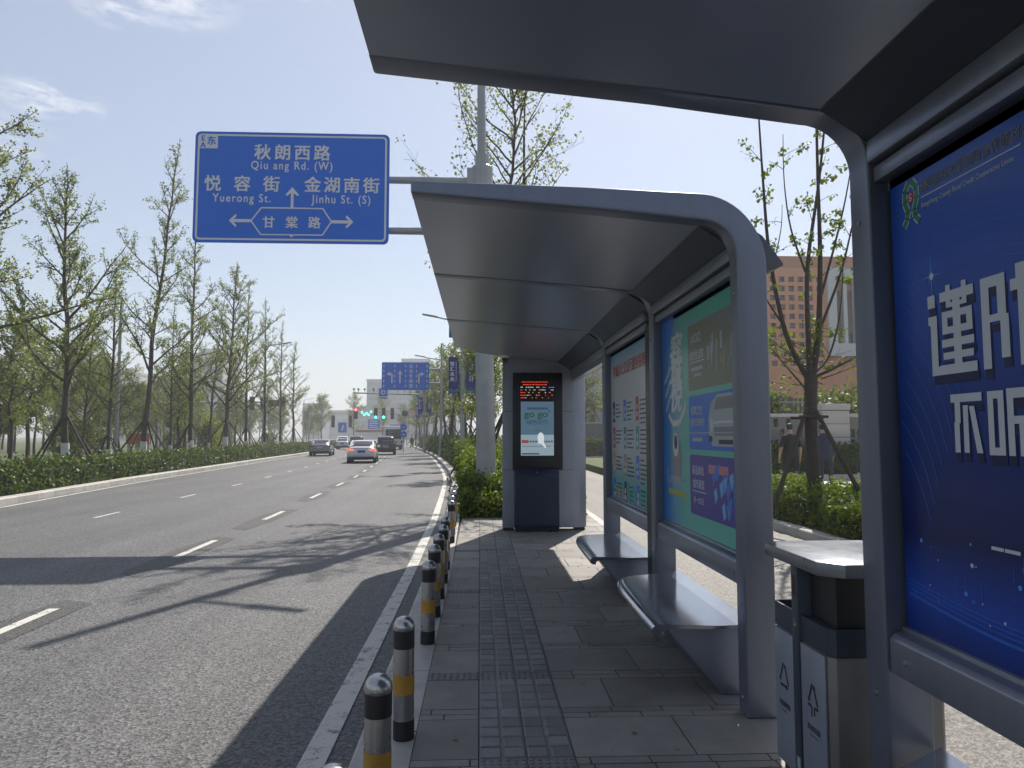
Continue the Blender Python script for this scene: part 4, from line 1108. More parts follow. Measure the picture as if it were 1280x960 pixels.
dsn = thing('direction_sign', 'small blue direction sign with red striped rail far beyond the crossing', 'road sign', (0, 150, 0))
mb = MB(); mb.cone((-15.3, .1, -.1), (-15.3, .1, 5.2), .14, .1, 8); mb.cone((-15.3, .1, 3.6), (-24, .1, 3.6), .08, .08, 8); mb.build('post', M_GALV, dsn)
fc = FACE_CAM(0, 0, 0); mb = MB(); mb.rect(-23.4, -20.9, 3.1, 5.0, fc, 0, 0, .03); mb.build('sign_panel', M_SIGN, dsn)
k = MB(); k.rect(-26, -20.2, 2.35, 2.85, fc, 0, 0, .03); k.build('striped_rail', mat('rail_red', (.35, .06, .05), .6), dsn)
k = MB(); k.rect(-18.8, -16.2, 2.2, 4.0, fc, 0, 0, .03); k.build('sign_panel', M_SIGN, dsn)
k = MB()
for j in range(4): k.rect(-23.1, -21.3 - .2 * (j % 2), 3.3 + j * .42, 3.5 + j * .42, fc, .04, 0)
for j in range(3): k.rect(-18.5, -16.6, 2.5 + j * .5, 2.7 + j * .5, fc, .04, 0)
k.build('lettering', M_SIGNW, dsn)
rs = thing('keep_sign', 'slim pole with two small round blue signs beside the far kerb', 'road sign', (-7.9, 74, 0))
mb = MB(); mb.cone((0, 0, -.1), (0, 0, 3.1), .04, .04, 8); mb.build('post', M_GALV, rs)
for z in (2.5, 1.75):
    k = MB(); k.disc(0, z, .34, FACE_CAM(0, -.06, 0), 0, 0); k.line([(-.15, z), (.15, z)], .08, FACE_CAM(0, -.06, 0), .005, 1); k.build('round_sign', [M_SIGN, M_SIGNW], rs)
bs = thing('blue_sign', 'narrow blue upright sign board far behind the white sedan', 'road sign', (-24.5, 128, 0))
mb = MB(); mb.cone((0, .06, -.1), (0, .06, 3.4), .06, .06, 8); mb.build('post', M_GALV, bs)
k = MB(); k.rect(-.75, .75, 2.2, 4.0, FACE_CAM(0, 0, 0), 0, 0, .03); k.flat([(-.3, 2.5), (.0, 2.5), (.3, 3.3), (.1, 3.7), (-.1, 3.2)], FACE_CAM(0, 0, 0), .035, 1); k.build('sign_panel', [M_SIGN, M_SIGNW], bs)

# ------------------------------------------------------------------ trees
L_GINK = leaf_mat('ginkgo_leaf', (.125, .16, .065), (.21, .235, .085), .58)
L_PARK = leaf_mat('park_leaf', (.125, .16, .045), (.21, .24, .065))
L_PARK2 = leaf_mat('park_leaf_dark', (.085, .115, .035), (.14, .17, .045))
L_WILL = leaf_mat('yellow_leaf', (.20, .21, .02), (.30, .28, .03))
L_RIGHT = leaf_mat('ash_leaf', (.09, .135, .02), (.17, .20, .025))
L_HEDGE = leaf_mat('hedge_leaf', (.030, .062, .013), (.12, .165, .03), .32)
L_HEDGE2 = leaf_mat('hedge_leaf_bright', (.055, .10, .014), (.21, .26, .03), .35)
L_RED = leaf_mat('red_shoot', (.16, .05, .03), (.22, .09, .04), .35)


def grow_branch(rnd, mb, pts_leaf, p, d, L, r, step, dens, curve_up, depth=0, spread=.08, nleaf=5, sub=3):
    n = max(3, int(L / .28)); path = [Vector(p)]; dd = Vector(d).normalized()
    for i in range(n):
        dd = (dd + Vector((rnd.gauss(0, .10), rnd.gauss(0, .10), rnd.gauss(0, .06) + curve_up))).normalized()
        path.append(path[-1] + dd * L / n)
    rad = [max(.0035, r * (1 - .85 * i / n)) for i in range(n + 1)]
    mb.tube(path, rad, 5 if r > .015 else 4)
    tot = int(L / step)
    for j in range(tot):
        t = (j + rnd.random()) / tot
        if t < (.12 if depth else .22): continue
        i = min(n - 1, int(t * n)); q = path[i].lerp(path[i + 1], t * n - i)
        if rnd.random() < dens:
            c = q + Vector((rnd.gauss(0, .03), rnd.gauss(0, .03), rnd.gauss(.02, .03)))
            for _ in range(nleaf): pts_leaf.append((c.x + rnd.gauss(0, spread), c.y + rnd.gauss(0, spread), c.z + rnd.gauss(0, spread)))
    if depth < 2 and L > .45:
        for s_ in range(sub if depth == 0 else 2):
            t = rnd.uniform(.25, .92); i = min(n - 1, int(t * n)); q = path[i]
            d2 = (path[i + 1] - path[i]).normalized(); o = Vector((rnd.gauss(0, 1), rnd.gauss(0, 1), rnd.gauss(.2, .6)))
            d2 = (d2 * .9 + o.normalized() * .75).normalized()
            grow_branch(rnd, mb, pts_leaf, q, d2, L * rnd.uniform(.25, .5) * (1.15 - .5 * t), rad[i] * .6, step, dens, curve_up, depth + 1, spread, nleaf, sub)


def stakes(root, h, reach, n=4, a0=.4, tilt=(0, 0)):
    for k_ in range(n):
        a = a0 + 2 * math.pi * k_ / n
        mb = MB(); mb.tube([(math.cos(a) * reach, math.sin(a) * reach, -.05), (math.cos(a) * .13 + tilt[0] * h, math.sin(a) * .13 + tilt[1] * h, h), (math.cos(a) * .02 + tilt[0] * h, math.sin(a) * .02 + tilt[1] * h, h + .14)], [.042, .036, .034], 7)
        mb.build('stake', M_STAKE, root)
    mb = MB()
    for k_ in range(n):
        a, b = a0 + 2 * math.pi * k_ / n, a0 + 2 * math.pi * (k_ + 1) / n
        mb.cone((math.cos(a) * .16 + tilt[0] * h, math.sin(a) * .16 + tilt[1] * h, h - .03), (math.cos(b) * .16 + tilt[0] * h, math.sin(b) * .16 + tilt[1] * h, h - .03), .03, .03, 6)
    mb.build('tie_bar', M_STAKE, root)


def ginkgo(seed, h, lean, dens, spread_f=1.0, label='', loc=(0, 0, 0), r0=.125, first=.25):
    rnd = random.Random(seed)
    t = thing('ginkgo_tree', label, 'tree', loc, 0, 'ginkgo trees along the roadside hedge')
    n = 16; path = []; x = y = 0.0
    for i in range(n + 1):
        q = i / n; path.append((lean[0] * q * h + x, lean[1] * q * h + y, q * h)); x += rnd.gauss(0, .035); y += rnd.gauss(0, .035)
        if i == 0: x = y = 0
    rad = [r0 * (1 - q / n) ** .85 + .008 for q in range(n + 1)]; rad[0] *= 1.15
    mb = MB(); lp_ = []
    mb.tube(path, rad, 10)
    nb = 40; az = rnd.uniform(0, 6)
    for b in range(nb):
        q = first + (0.97 - first) * (b + rnd.uniform(-.4, .4)) / nb; q = min(max(q, first), .975)
        i = min(n - 1, int(q * n)); p = Vector(path[i]).lerp(Vector(path[i + 1]), q * n - i)
        az += 2.4 + rnd.gauss(0, .5)
        L = (.32 + 3.8 * (1 - q) ** .85) * rnd.uniform(.35, 1.3) * spread_f
        el = R(rnd.uniform(12, 42) + 28 * q)
        d = (math.cos(az) * math.cos(el), math.sin(az) * math.cos(el), math.sin(el))
        grow_branch(rnd, mb, lp_, p, d, L, .012 + .011 * L, .085, dens, .03, 0, .06, 5, 5)
    # leader top
    for i in range(34):
        q = rnd.uniform(.8, 1); k_ = min(n - 1, int(q * n)); p = Vector(path[k_]).lerp(Vector(path[k_ + 1]), q * n - k_)
        for _ in range(4): lp_.append((p.x + rnd.gauss(0, .06), p.y + rnd.gauss(0, .06), p.z + rnd.gauss(0, .06)))
    tr = mb.build('trunk', M_BARK, t, smooth=60)
    w = MB(); w.tube([path[0], tuple(Vector(path[0]).lerp(Vector(path[1]), 1.35 * n / h))], [rad[0] * 1.04 + .004, rad[1] * 1.03 + .004], 12); w.build('limewash', M_LIME, tr)
    leaves_obj('crown', lp_, .075, L_GINK, t, seed, .2)
    stakes(t, 2.25, 1.75, 4, .5 + seed, lean)
    return t


gy = [(19.3, None), (26, None), (33, None), (40, None), (46.8, None), (52.5, None), (58, None), (63.5, None), (69.5, None)]
gk = [ginkgo(3, 13.0, (.03, .0), .75, 1.25, 'ginkgo tree at the left picture edge, only its branches and stakes showing'),
      ginkgo(7, 11.6, (-.035, .0), .66, 1.2, 'ginkgo with pointed crown and staked whitewashed trunk, beside the left edge of the hedge'),
      ginkgo(12, 15.6, (.055, .0), .52, 1.0, 'tallest ginkgo, leaning slightly right, with crown top level with the direction sign'),
      ginkgo(21, 14.2, (-.02, .0), .52, .95, 'ginkgo tree whose top is hidden behind the direction sign')]
offs = lambda y: left_kerb(y) - 1.95
for t_, y in zip(gk, (19.0, 26, 33, 40)): t_.location = (offs(y), y, 0)
gk[0].location.x -= .35
for src, y, s_, lab in ((1, 46.8, 1.14, 'ginkgo tree just right below the direction sign corner'), (3, 52.5, .93, 'ginkgo tree standing fourth from the grey sedan along the hedge'),
                        (2, 58.5, .82, 'thin ginkgo tree standing third from the grey sedan along the hedge'), (3, 64.5, .85, 'thin ginkgo tree standing second from the grey sedan along the hedge')):
    dup(gk[src], (offs(y), y, 0), src * 1.3 + y, lab, s_)
last = ginkgo(33, 11.0, (.02, .0), .16, .9, 'nearly bare ginkgo closest to the grey sedan at the end of the hedge', (offs(71), 71, 0), .12, .2)
for i, (x, y, s_, src, lab) in enumerate([(-19.9, 27.5, .80, 2, 'slender staked tree in the second row behind the pointed ginkgo'), (-17.6, 34.5, .72, 3, 'slender leaning tree in the second row between the two first ginkgos'),
                                          (-21.2, 39, .7, 1, 'slender tree in the second row left of the tallest ginkgo'), (-20.0, 47, .75, 3, 'slender tree in the second row right of the tallest ginkgo'), (-21, 56, .8, 2, 'slender tree in the second row behind the ginkgos near the signal arm')]):
    dup(gk[src], (x, y, 0), i * 1.1 + 2, lab, s_)


def park_tree(seed, h, crown_r, m, label, dens=.9, name='park_tree', group='background trees in the park', leaf=.16, nb=26, bark=M_BARK_D, first=.25, nleaf=6, spread=.17):
    rnd = random.Random(seed); t = thing(name, label, 'tree', (0, 0, 0), 0, group)
    mb = MB(); lp_ = []
    n = 8; path = [(rnd.gauss(0, .03) * i, rnd.gauss(0, .03) * i, h * .92 * i / n) for i in range(n + 1)]
    mb.tube(path, [.11 * (1 - i / n) + .012 for i in range(n + 1)], 8)
    az = 0
    for b in range(nb):
        q = first + (.95 - first) * b / nb; i = min(n - 1, int(q * n)); p = Vector(path[i]).lerp(Vector(path[i + 1]), q * n - i); az += 2.4 + rnd.gauss(0, .4)
        el = R(rnd.uniform(15, 50) + 20 * q); prof = math.sin(math.pi * min(1, (q - first) / (1 - first) * .8 + .22))
        L = crown_r * (.35 + .75 * prof) * rnd.uniform(.65, 1.15)
        grow_branch(rnd, mb, lp_, p, (math.cos(az) * math.cos(el), math.sin(az) * math.cos(el), math.sin(el)), L, .03, .16, dens, .03, 0, spread, nleaf, 4)
    mb.build('trunk', bark, t, smooth=60); leaves_obj('crown', lp_, leaf, m, t, seed)
    return t


LABP = 'mid green bushy tree in the park behind the ginkgo row'
pk = [park_tree(1, 8.5, 2.2, L_PARK, LABP), park_tree(2, 7.2, 2.4, L_PARK2, LABP), park_tree(3, 9.5, 2.0, L_PARK, LABP, .7)]
rnd = random.Random(17); first_use = [True] * 3
for row, (y0, off, cnt) in enumerate([(32, 9, 8), (44, 13, 10), (60, 18, 10), (80, 24, 10)]):
    for i in range(cnt):
        y = y0 + i * (5.2 + row * 1.6) * .8 + rnd.uniform(-1.5, 1.5)
        x = left_kerb(y) - off - rnd.uniform(0, 6) - (cnt - i) * .8 * (1 + row * .3) + 4
        k_ = rnd.randrange(3); s_ = rnd.uniform(.75, 1.1)
        if first_use[k_]:
            pk[k_].location = (x, y, 0); pk[k_].rotation_euler.z = rnd.uniform(0, 6); first_use[k_] = False
        else: dup(pk[k_], (x, y, 0), rnd.uniform(0, 6), LABP, s_)
LABS = 'low round shrub on the park lawn behind the ginkgo row'
sh = park_tree(6, 2.6, 1.3, L_PARK2, LABS, 1, 'park_shrub', 'shrubs on the park lawn', .13, 18, M_BARK_D, .08); sh['category'] = 'shrub'
for i in range(16):
    y = 34 + i * 4.2; x = left_kerb(y) - rnd.uniform(7, 17)
    if i == 0: sh.location = (x, y, 0)
    else: dup(sh, (x, y, 0), i * 1.7, LABS, rnd.uniform(.6, 1.2))
for i in range(46):
    y = 75 + i * 3.4 + rnd.uniform(-4, 4); x = left_kerb(y) - 14 - rnd.uniform(0, 45)
    dup(pk[i % 3], (x, y, 0), i * 1.9, LABP, rnd.uniform(.9, 1.35))
for i in range(14):
    y = 26 + i * 1.5 + rnd.uniform(-1, 1); x = left_kerb(y) - rnd.uniform(14, 34)
    dup(pk[i % 3], (x, y, 0), i * 2.3, LABP, rnd.uniform(.65, .95))
ye = park_tree(9, 3.4, 1.4, L_WILL, 'yellow-green shrub glowing between the ginkgo trunks', 1, 'yellow_shrub', None, .13, 20, M_BARK_D, .15); ye['category'] = 'shrub'; ye.location = (-23.0, 62, 0)

# trees on the right-hand side of the road beyond the shelter
st_ = park_tree(14, 12.4, 3.0, L_GINK, 'tall two-stemmed tree rising behind the roof of the shelter', .55, 'street_tree', 'trees along the right kerb', .08, 40, M_BARK, .30, 6, .09)
st_.location = (.75, 18.3, 0)
mb = MB(); mb.tube([(.06, .1, 2.2), (.30, .15, 4.5), (.42, .2, 7), (.40, .1, 9.6), (.45, .1, 11.2)], [.07, .06, .045, .03, .01], 8); mb.build('second_stem', M_BARK, st_)
stakes(st_, 2.3, 1.5, 4, .9)
LABR = 'leafy street tree with staked trunk beyond the shelter along the right kerb'
rt = park_tree(15, 9.0, 2.2, L_PARK, LABR, .8, 'street_tree', 'trees along the right kerb', .13, 28, M_BARK, .28, 5, .12)
stakes(rt, 2.2, 1.4, 4, .3)
for i, (x, y, s_) in enumerate([(-.1, 30, .85), (.4, 44, .95), (-1.0, 50, 1.1), (-2.3, 58, 1.12), (.8, 57, 1.0), (-3.2, 66, 1.15), (-.9, 68, 1.15), (-4.6, 74, 1.1), (-2, 80, 1.1), (-6.4, 86, 1.0), (-4, 94, 1.1), (-8.4, 100, 1.0), (-10, 112, 1.1), (3, 66, 1.0)]):
    if i == 0: rt.location = (x, y, 0); rt.scale = (s_,) * 3
    else: dup(rt, (x, y, 0), i * 2.1, LABR, s_)
for i, (x, y, s_) in enumerate([(-33, 150, 1.3), (-38, 160, 1.2), (-29, 165, 1.3), (-44, 150, 1.2), (-18, 170, 1.3), (-24.5, 180, 1.4)]):
    dup(pk[i % 3], (x, y, 0), i, 'hazy distant tree beyond the crossing in front of the grey buildings', s_)['group'] = 'distant trees beyond the crossing'
for o_ in COL.objects:
    pass

# young ash tree in the planting on the right
ash = thing('young_tree', 'young bare-limbed tree with bright tufts of leaves propped by stakes beside two people', 'tree', (5.97, 12.6, 0))
rnd = random.Random(41); mb = MB(); lp_ = []
mb.tube([(0, 0, -.05), (.02, 0, .8), (.02, .02, 1.8), (.04, 0, 2.72)], [.135, .115, .11, .115], 12)
limbs = [([(0, 0, 2.6), (-.38, .05, 3.46), (-.62, .1, 4.9), (-.70, .12, 6.3), (-.77, .1, 7.9)], .055), ([(.03, 0, 2.6), (.0, -.02, 3.6), (.02, -.05, 4.75), (.28, -.05, 6.3), (.55, 0, 8.2)], .06),
         ([(.05, 0, 2.6), (.25, .1, 3.5), (.33, .1, 4.9), (.36, .15, 6.4), (.40, .2, 8.6)], .07), ([(.33, .1, 4.2), (.58, .05, 5.1), (.80, .0, 6.0), (.98, -.05, 7.0)], .028), ([(.30, .1, 3.6), (.75, .2, 4.6), (1.05, .25, 5.6), (1.25, .25, 6.6)], .03),
         ([(.07, 0, 2.65), (.50, -.1, 2.86), (.95, -.2, 3.15), (1.35, -.2, 3.8)], .032), ([(.12, 0, 2.75), (.5, .2, 3.1), (.75, .25, 3.9), (.85, .25, 4.9)], .026), ([(0, 0, 4.6), (-.25, 0, 5.4), (-.33, .05, 6.3), (-.35, .0, 7.2)], .022),
         ([(-.45, .1, 3.7), (-.72, .15, 4.2), (-.80, .2, 4.7)], .02), ([(-.6, .1, 4.6), (-.40, .1, 5.4), (-.36, .1, 5.9)], .014), ([(-.02, 0, 2.4), (-.5, -.1, 2.9), (-.75, -.1, 3.2)], .02)]
for pts, r_ in limbs:
    pp = []
    P_ = [Vector(p) for p in pts]
    for i in range(len(P_) - 1):
        a0_, a1_, a2_, a3_ = P_[max(0, i - 1)], P_[i], P_[i + 1], P_[min(len(P_) - 1, i + 2)]
        for j in range(4):
            s_ = j / 4; pp.append(.5 * ((2 * a1_) + (a2_ - a0_) * s_ + (2 * a0_ - 5 * a1_ + 4 * a2_ - a3_) * s_ ** 2 + (3 * a1_ - a0_ - 3 * a2_ + a3_) * s_ ** 3))
    pp.append(P_[-1]); n = len(pp)
    mb.tube(pp, [max(.006, r_ * (1 - .8 * i / n)) for i in range(n)], 8)
    Ltot = sum((P_[i + 1] - P_[i]).length for i in range(len(P_) - 1))
    for j in range(int(Ltot * 2.6)):
        i = rnd.randrange(n // 4, n); q = pp[i]; o = Vector((rnd.gauss(0, 1), rnd.gauss(0, 1), rnd.uniform(.2, 1.2))).normalized(); L = rnd.uniform(.12, .55)
        e = q + o * L; mb.tube([q, q.lerp(e, .5) + Vector((0, 0, .02)), e], [.007, .005, .004], 4)
        nt_ = rnd.randrange(1, 4)
        for c_ in range(nt_):
            c = q.lerp(e, rnd.uniform(.5, 1.05))
            for _ in range(8):
                v = Vector((rnd.gauss(0, 1), rnd.gauss(0, 1), rnd.gauss(-.4, .7))).normalized() * rnd.uniform(.03, .12); lp_.append(tuple(c + v))
# leafy side shoots low in the crown
for i in range(15):
    a = rnd.uniform(0, 6.28); el = rnd.uniform(.1, .8); o = Vector((rnd.uniform(-.12, .3), rnd.uniform(-.1, .15), rnd.uniform(2.3, 3.5)))
    sub_ = []
    grow_branch(rnd, mb, sub_, o, (math.cos(a) * math.cos(el), math.sin(a) * math.cos(el), math.sin(el) * .7), rnd.uniform(.5, 1.35), .012, .16, .55, .02, 1, .07, 6, 2)
    lp_ += sub_
mb.build('trunk', M_BARK_D, ash, smooth=60)
leaves_obj('crown', lp_, .075, L_RIGHT, ash, 41, -.3, .4, .36)
for a in (3.6, 5.5, 1.2):
    k = MB(); k.tube([(math.cos(a) * 1.15, math.sin(a) * 1.0, 0), (math.cos(a) * .16, math.sin(a) * .16, 1.95), (math.cos(a) * .05, math.sin(a) * .05, 2.16)], [.042, .038, .036], 8); k.build('stake', M_STAKE, ash)
k = MB(); k.cone((-.24, -.1, 1.95), (.28, -.1, 1.95), .03, .03, 8); k.cone((-.3, .12, 1.93), (.3, .12, 1.93), .03, .03, 8); k.build('tie_bar', M_STAKE, ash)
# more trees behind the shelter on the right (seen through its gaps and above its roof)
LABG = 'bushy garden tree behind the far wall on the right'
for i, (x, y, s_) in enumerate([(9.5, 29, .36), (13.2, 30, .40), (15.8, 28, .34), (18, 33, .45), (7.5, 62, .9), (9.6, 64, 1.0), (11.5, 61, .85), (5.2, 62, .8), (13, 66, 1.0), (22, 34, .5)]):
    o_ = dup(pk[1] if i % 2 else pk[0], (x, y, .1), i * 1.3, LABG, s_); o_['group'] = 'garden trees behind the wall'

for i, (x, y, s_) in enumerate([(9.6, 26.2, 1.15), (11.0, 27.0, 1.25), (13.4, 26.4, 1.2), (15.0, 26.8, 1.3), (16.6, 26.2, 1.1), (8.2, 26.0, 1.1), (12.2, 28.6, 1.25), (10.2, 29.5, 1.3), (14.4, 29.4, 1.3)]):
    o_ = dup(sh, (x, y, .1), i * 1.3, 'dark round shrub behind the pierced garden wall', s_); o_['group'] = 'shrubs behind the garden wall'

# ------------------------------------------------------------------ hedges
def hedge(name, label, m, x_in, x_out, ys, z0, z1, n, leaf, seed, bump=.12, red=0):
    """clipped hedge: woody mass inside, small leaves through its outer shell"""
    rng = np.random.default_rng(seed); rnd = random.Random(seed)
    t = thing(name, label, 'hedge', (0, 0, 0))
    mb = MB()
    n_y = max(2, int((ys[1] - ys[0]) / .5)); rows = []; e_ = min(.28, (ys[1] - ys[0]) * .25)
    for i in range(n_y + 1):
        y = ys[0] + e_ + (ys[1] - ys[0] - 2 * e_) * i / n_y; a, b = x_in(y), x_out(y); zt = z1(y) if callable(z1) else z1
        q = .16; dz = rnd.uniform(-.08, .03)
        rows.append([(a + q, y, z0), (a + q * 1.1, y, z0 + (zt - z0) * .7), (a + q * 1.9, y, zt - .17 + dz), (b - q * 1.9, y, zt - .17 + dz), (b - q * 1.1, y, z0 + (zt - z0) * .7), (b - q, y, z0)] if a < b else None)
    vs = [p for r_ in rows for p in r_]; fs = []
    for i in range(n_y):
        for j in range(5): fs.append((i * 6 + j, i * 6 + j + 1, (i + 1) * 6 + j + 1, (i + 1) * 6 + j))
    fs += [tuple(range(5, -1, -1)), tuple(range(n_y * 6, n_y * 6 + 6))]
    mb.add(vs, fs); mb.build('inner_twigs', mat('hedge_inner', (.030, .040, .014), .95, noise=(9, .5)), t)
    u = rng.uniform(0, 1, n); y = ys[0] + (ys[1] - ys[0]) * rng.uniform(0, 1, n)
    a = np.array([x_in(v) for v in y]); b = np.array([x_out(v) for v in y]); zt = np.array([z1(v) if callable(z1) else z1 for v in y])
    side = rng.uniform(0, 1, n); w = b - a; H_ = zt - z0
    f_side = H_ / (2 * H_ + w)
    lump = bump * (np.sin(y * 2.3 + seed) * .4 + np.sin(y * 5.1 + 1.7) * .35 + np.sin(y * 11.3 + a * 3) * .25)
    dep = np.abs(rng.normal(0, .09, n)); X = np.where(side < f_side, a + dep - lump * .5, np.where(side > 1 - f_side, b - dep + lump * .5, a + w * u))
    Z = np.where((side >= f_side) & (side <= 1 - f_side), zt - dep + lump, z0 + H_ * rng.uniform(0.02, 1.02, n))
    top = (side >= f_side) & (side <= 1 - f_side)
    Z = Z + np.where(top, np.maximum(0, rng.normal(-.05, .10, n)), 0)
    P = np.stack([X, y, Z], 1)
    ne = max(400, int(n * .5 * (b.mean() - a.mean()) / (ys[1] - ys[0] + b.mean() - a.mean()) * .5))
    for ye, sg_ in ((ys[0], 1), (ys[1], -1)):
        zt_ = z1(ye) if callable(z1) else z1
        P = np.vstack([P, np.stack([x_in(ye) + (x_out(ye) - x_in(ye)) * rng.uniform(0, 1, ne), ye + sg_ * np.abs(rng.normal(.05, .1, ne)), z0 + (zt_ - z0) * rng.uniform(0, 1.02, ne)], 1)])
    leaves_obj('foliage', P, leaf, m, t, seed, .3, .4)
    if red:
        idx = rng.choice(np.where(top)[0], red); leaves_obj('red_shoots', P[idx] + np.array([0, 0, .06]), leaf * 1.1, L_RED, t, seed + 1)
    return t


hedge('clipped_hedge', 'long clipped green hedge behind the left kerb with reddish shoots on top', L_HEDGE, lambda y: left_kerb(y) - 1.75, lambda y: left_kerb(y) - .42, (10, 110), 0, lambda y: .84, 62000, .095, 1, .13, 500)
hedge('ground_hedge', 'low loose hedge further back on the park lawn', L_HEDGE2, lambda y: left_kerb(y) - 5.2, lambda y: left_kerb(y) - 2.6, (16, 80), 0, lambda y: .45, 26000, .11, 2, .12, 200)
hedge('roadside_shrubs', 'bright green shrub bed beside the kerb beyond the bollards', L_HEDGE2, lambda y: right_kerb(y) + .42 - .15 * math.sin(y), lambda y: min(2.1, right_kerb(y) + 3.4), (14.0, 34), -.05, lambda y: .60 + .16 * math.sin(y * 1.3) + .035 * max(0, y - 14), 46000, .07, 3, .34)
hedge('roadside_shrubs', 'darker green shrub bed along the kerb curving left towards the crossing', L_HEDGE, lambda y: right_kerb(y) + .5, lambda y: right_kerb(y) + 4, (34, 96), -.05, lambda y: 1.0 + .35 * math.sin(y * .7), 30000, .13, 4, .5)
hedge('planting_shrubs', 'bright green shrubs around the young tree behind the side road kerb', L_HEDGE2, lambda y: 5.62 - .10 * math.sin(y * 3), lambda y: 7.15, (8.0, 17.3), -.02, lambda y: .56 + .12 * math.sin(y * 2.1), 30000, .06, 5, .14)
hedge('wall_shrubs', 'dark clipped shrubs at the foot of the pierced wall', L_HEDGE, lambda y: 6.2, lambda y: 16, (23.3, 23.95), .18, lambda y: 1.25, 16000, .07, 6, .1)
hedge('clipped_hedge', 'clipped hedge across the end of the side road seen through the shelter gap', L_HEDGE, lambda y: 2.8, lambda y: 30, (54.2, 55.6), -.02, lambda y: 1.3, 16000, .1, 7, .1)
# taller loose stems in the bed beyond the platform
rnd = random.Random(77); mb = MB(); lp_ = []
tus = thing('leafy_shrub', 'tall loose leafy shrub beside the grey sign pole at the end of the platform', 'shrub', (.0, 14.7, 0))
for i in range(42):
    x0, y0 = rnd.uniform(-.4, .55), rnd.uniform(-.4, 1.2)
    grow_branch(rnd, mb, lp_, (x0, y0, 0), (rnd.gauss(0, .25), rnd.gauss(0, .25), 1), rnd.uniform(.5, .95), .01, .06, .95, .02, 0, .05, 4, 3)
mb.build('stems', M_BARK_D, tus); leaves_obj('foliage', lp_, .06, L_HEDGE2, tus, 77)

# ------------------------------------------------------------------ wall, gate pillar, gardens on the right
M_WALL = mat('wall_render', (.16, .155, .15), .8, noise=(1.2, .12)); M_HOLE = mat('wall_slot', (.05, .05, .05), .9); M_PIL = mat('pillar_stone', (.40, .38, .355), .7, noise=(2, .08))
wl_ = thing('garden_wall', 'grey wall pierced with small upright slots behind the two people', 'wall', (0, 24, 0))
rnd = random.Random(2)
def pierced(x0, x1, mb):
    """wall slab with real openings: built from courses of blocks"""
    z = .18; mb.box(x0, x1, 0, .22, z, .75)
    cols_ = int((x1 - x0) / .21)
    holes = {(c, r) for c in range(cols_) for r in range(4) if rnd.random() < .33}
    for r in range(4):
        za = .75 + r * .36; zb_ = za + .36
        mb.box(x0, x1, 0, .22, za, za + .08)
        c = 0
        while c < cols_:
            c2 = c
            if (c, r) in holes:
                xa = x0 + (x1 - x0) * c / cols_; mb.box(xa, xa + .06, 0, .22, za + .08, zb_); c += 1; continue
            while c2 < cols_ and (c2, r) not in holes: c2 += 1
            mb.box(x0 + (x1 - x0) * c / cols_, x0 + (x1 - x0) * c2 / cols_, 0, .22, za + .08, zb_); c = c2
    mb.box(x0, x1, 0, .22, 2.19, 2.24)
mb = MB(); pierced(5.5, 11.75, mb); pierced(12.72, 26, mb); mb.build('masonry', M_WALL, wl_)
mb = MB(); mb.box(5.45, 11.75, -.05, .27, 2.242, 2.36); mb.box(12.72, 26, -.05, .27, 2.242, 2.36); mb.build('coping', M_PIL, wl_, bevel=.01)
gp = thing('gate_pillar', 'pale stone gate pillar with horizontal joints set in the grey wall', 'pillar', (12.23, 24, 0))
mb = MB()
for i in range(5): mb.box(-.47, .47, -.12, .35, .18 + i * .46, .625 + i * .46)
mb.build('shaft', M_PIL, gp, bevel=.006); mb = MB(); mb.box(-.455, .455, -.105, .335, .2, 2.4); mb.build('core', M_JOINT, gp)
mb = MB(); mb.box(-.50, .50, -.15, .38, 2.49, 2.70); mb.build('cap', M_PIL, gp, bevel=.01)
fn = thing('railing', 'pale upright railing behind the wall left of the young tree', 'fence', (10.4, 27.5, 0))
mb = MB()
for i in range(16): mb.box(i * .17, i * .17 + .1, 0, .04, .2, 3.1)
mb.build('bars', M_WALL, fn); mb = MB(); mb.box(-.05, 2.7, -.03, -.002, 2.9, 2.96); mb.box(-.05, 2.7, -.03, -.002, .6, .66); mb.build('rail', M_PIL, fn)
w2 = thing('garden_wall', 'low grey wall behind the hedge across the end of the side road', 'wall', (0, 57, 0))
mb = MB(); mb.box(2.5, 30, 0, .25, -.1, 2.6); mb.build('masonry', M_WALL, w2); mb = MB()
for i in range(10): mb.box(2.4 + i * 2.7, 2.8 + i * 2.7, -.06, .31, -.1, 2.75)
mb.build('pier', M_WALL, w2); mb = MB(); mb.box(2.5, 30, -.04, .29, 2.602, 2.7); mb.build('coping', M_PIL, w2)

# ------------------------------------------------------------------ buildings
M_TERRA = mat('terracotta', (.64, .285, .155), .85, noise=(.3, .06)); M_TERRA_D = mat('terracotta_top', (.46, .215, .13), .85, noise=(.3, .06)); M_WIN = mat('window_glass', (.03, .035, .05), .12, coat=.4); M_REV = mat('window_reveal', (.26, .12, .075), .85)
M_WF = mat('white_frame', (.55, .55, .56), .6); M_CURT = mat('brown_panel', (.15, .085, .06), .6)
bb = thing('terracotta_building', 'terracotta building with a grid of small square windows and a white framed bay', 'building', (25.0, 60, 0))
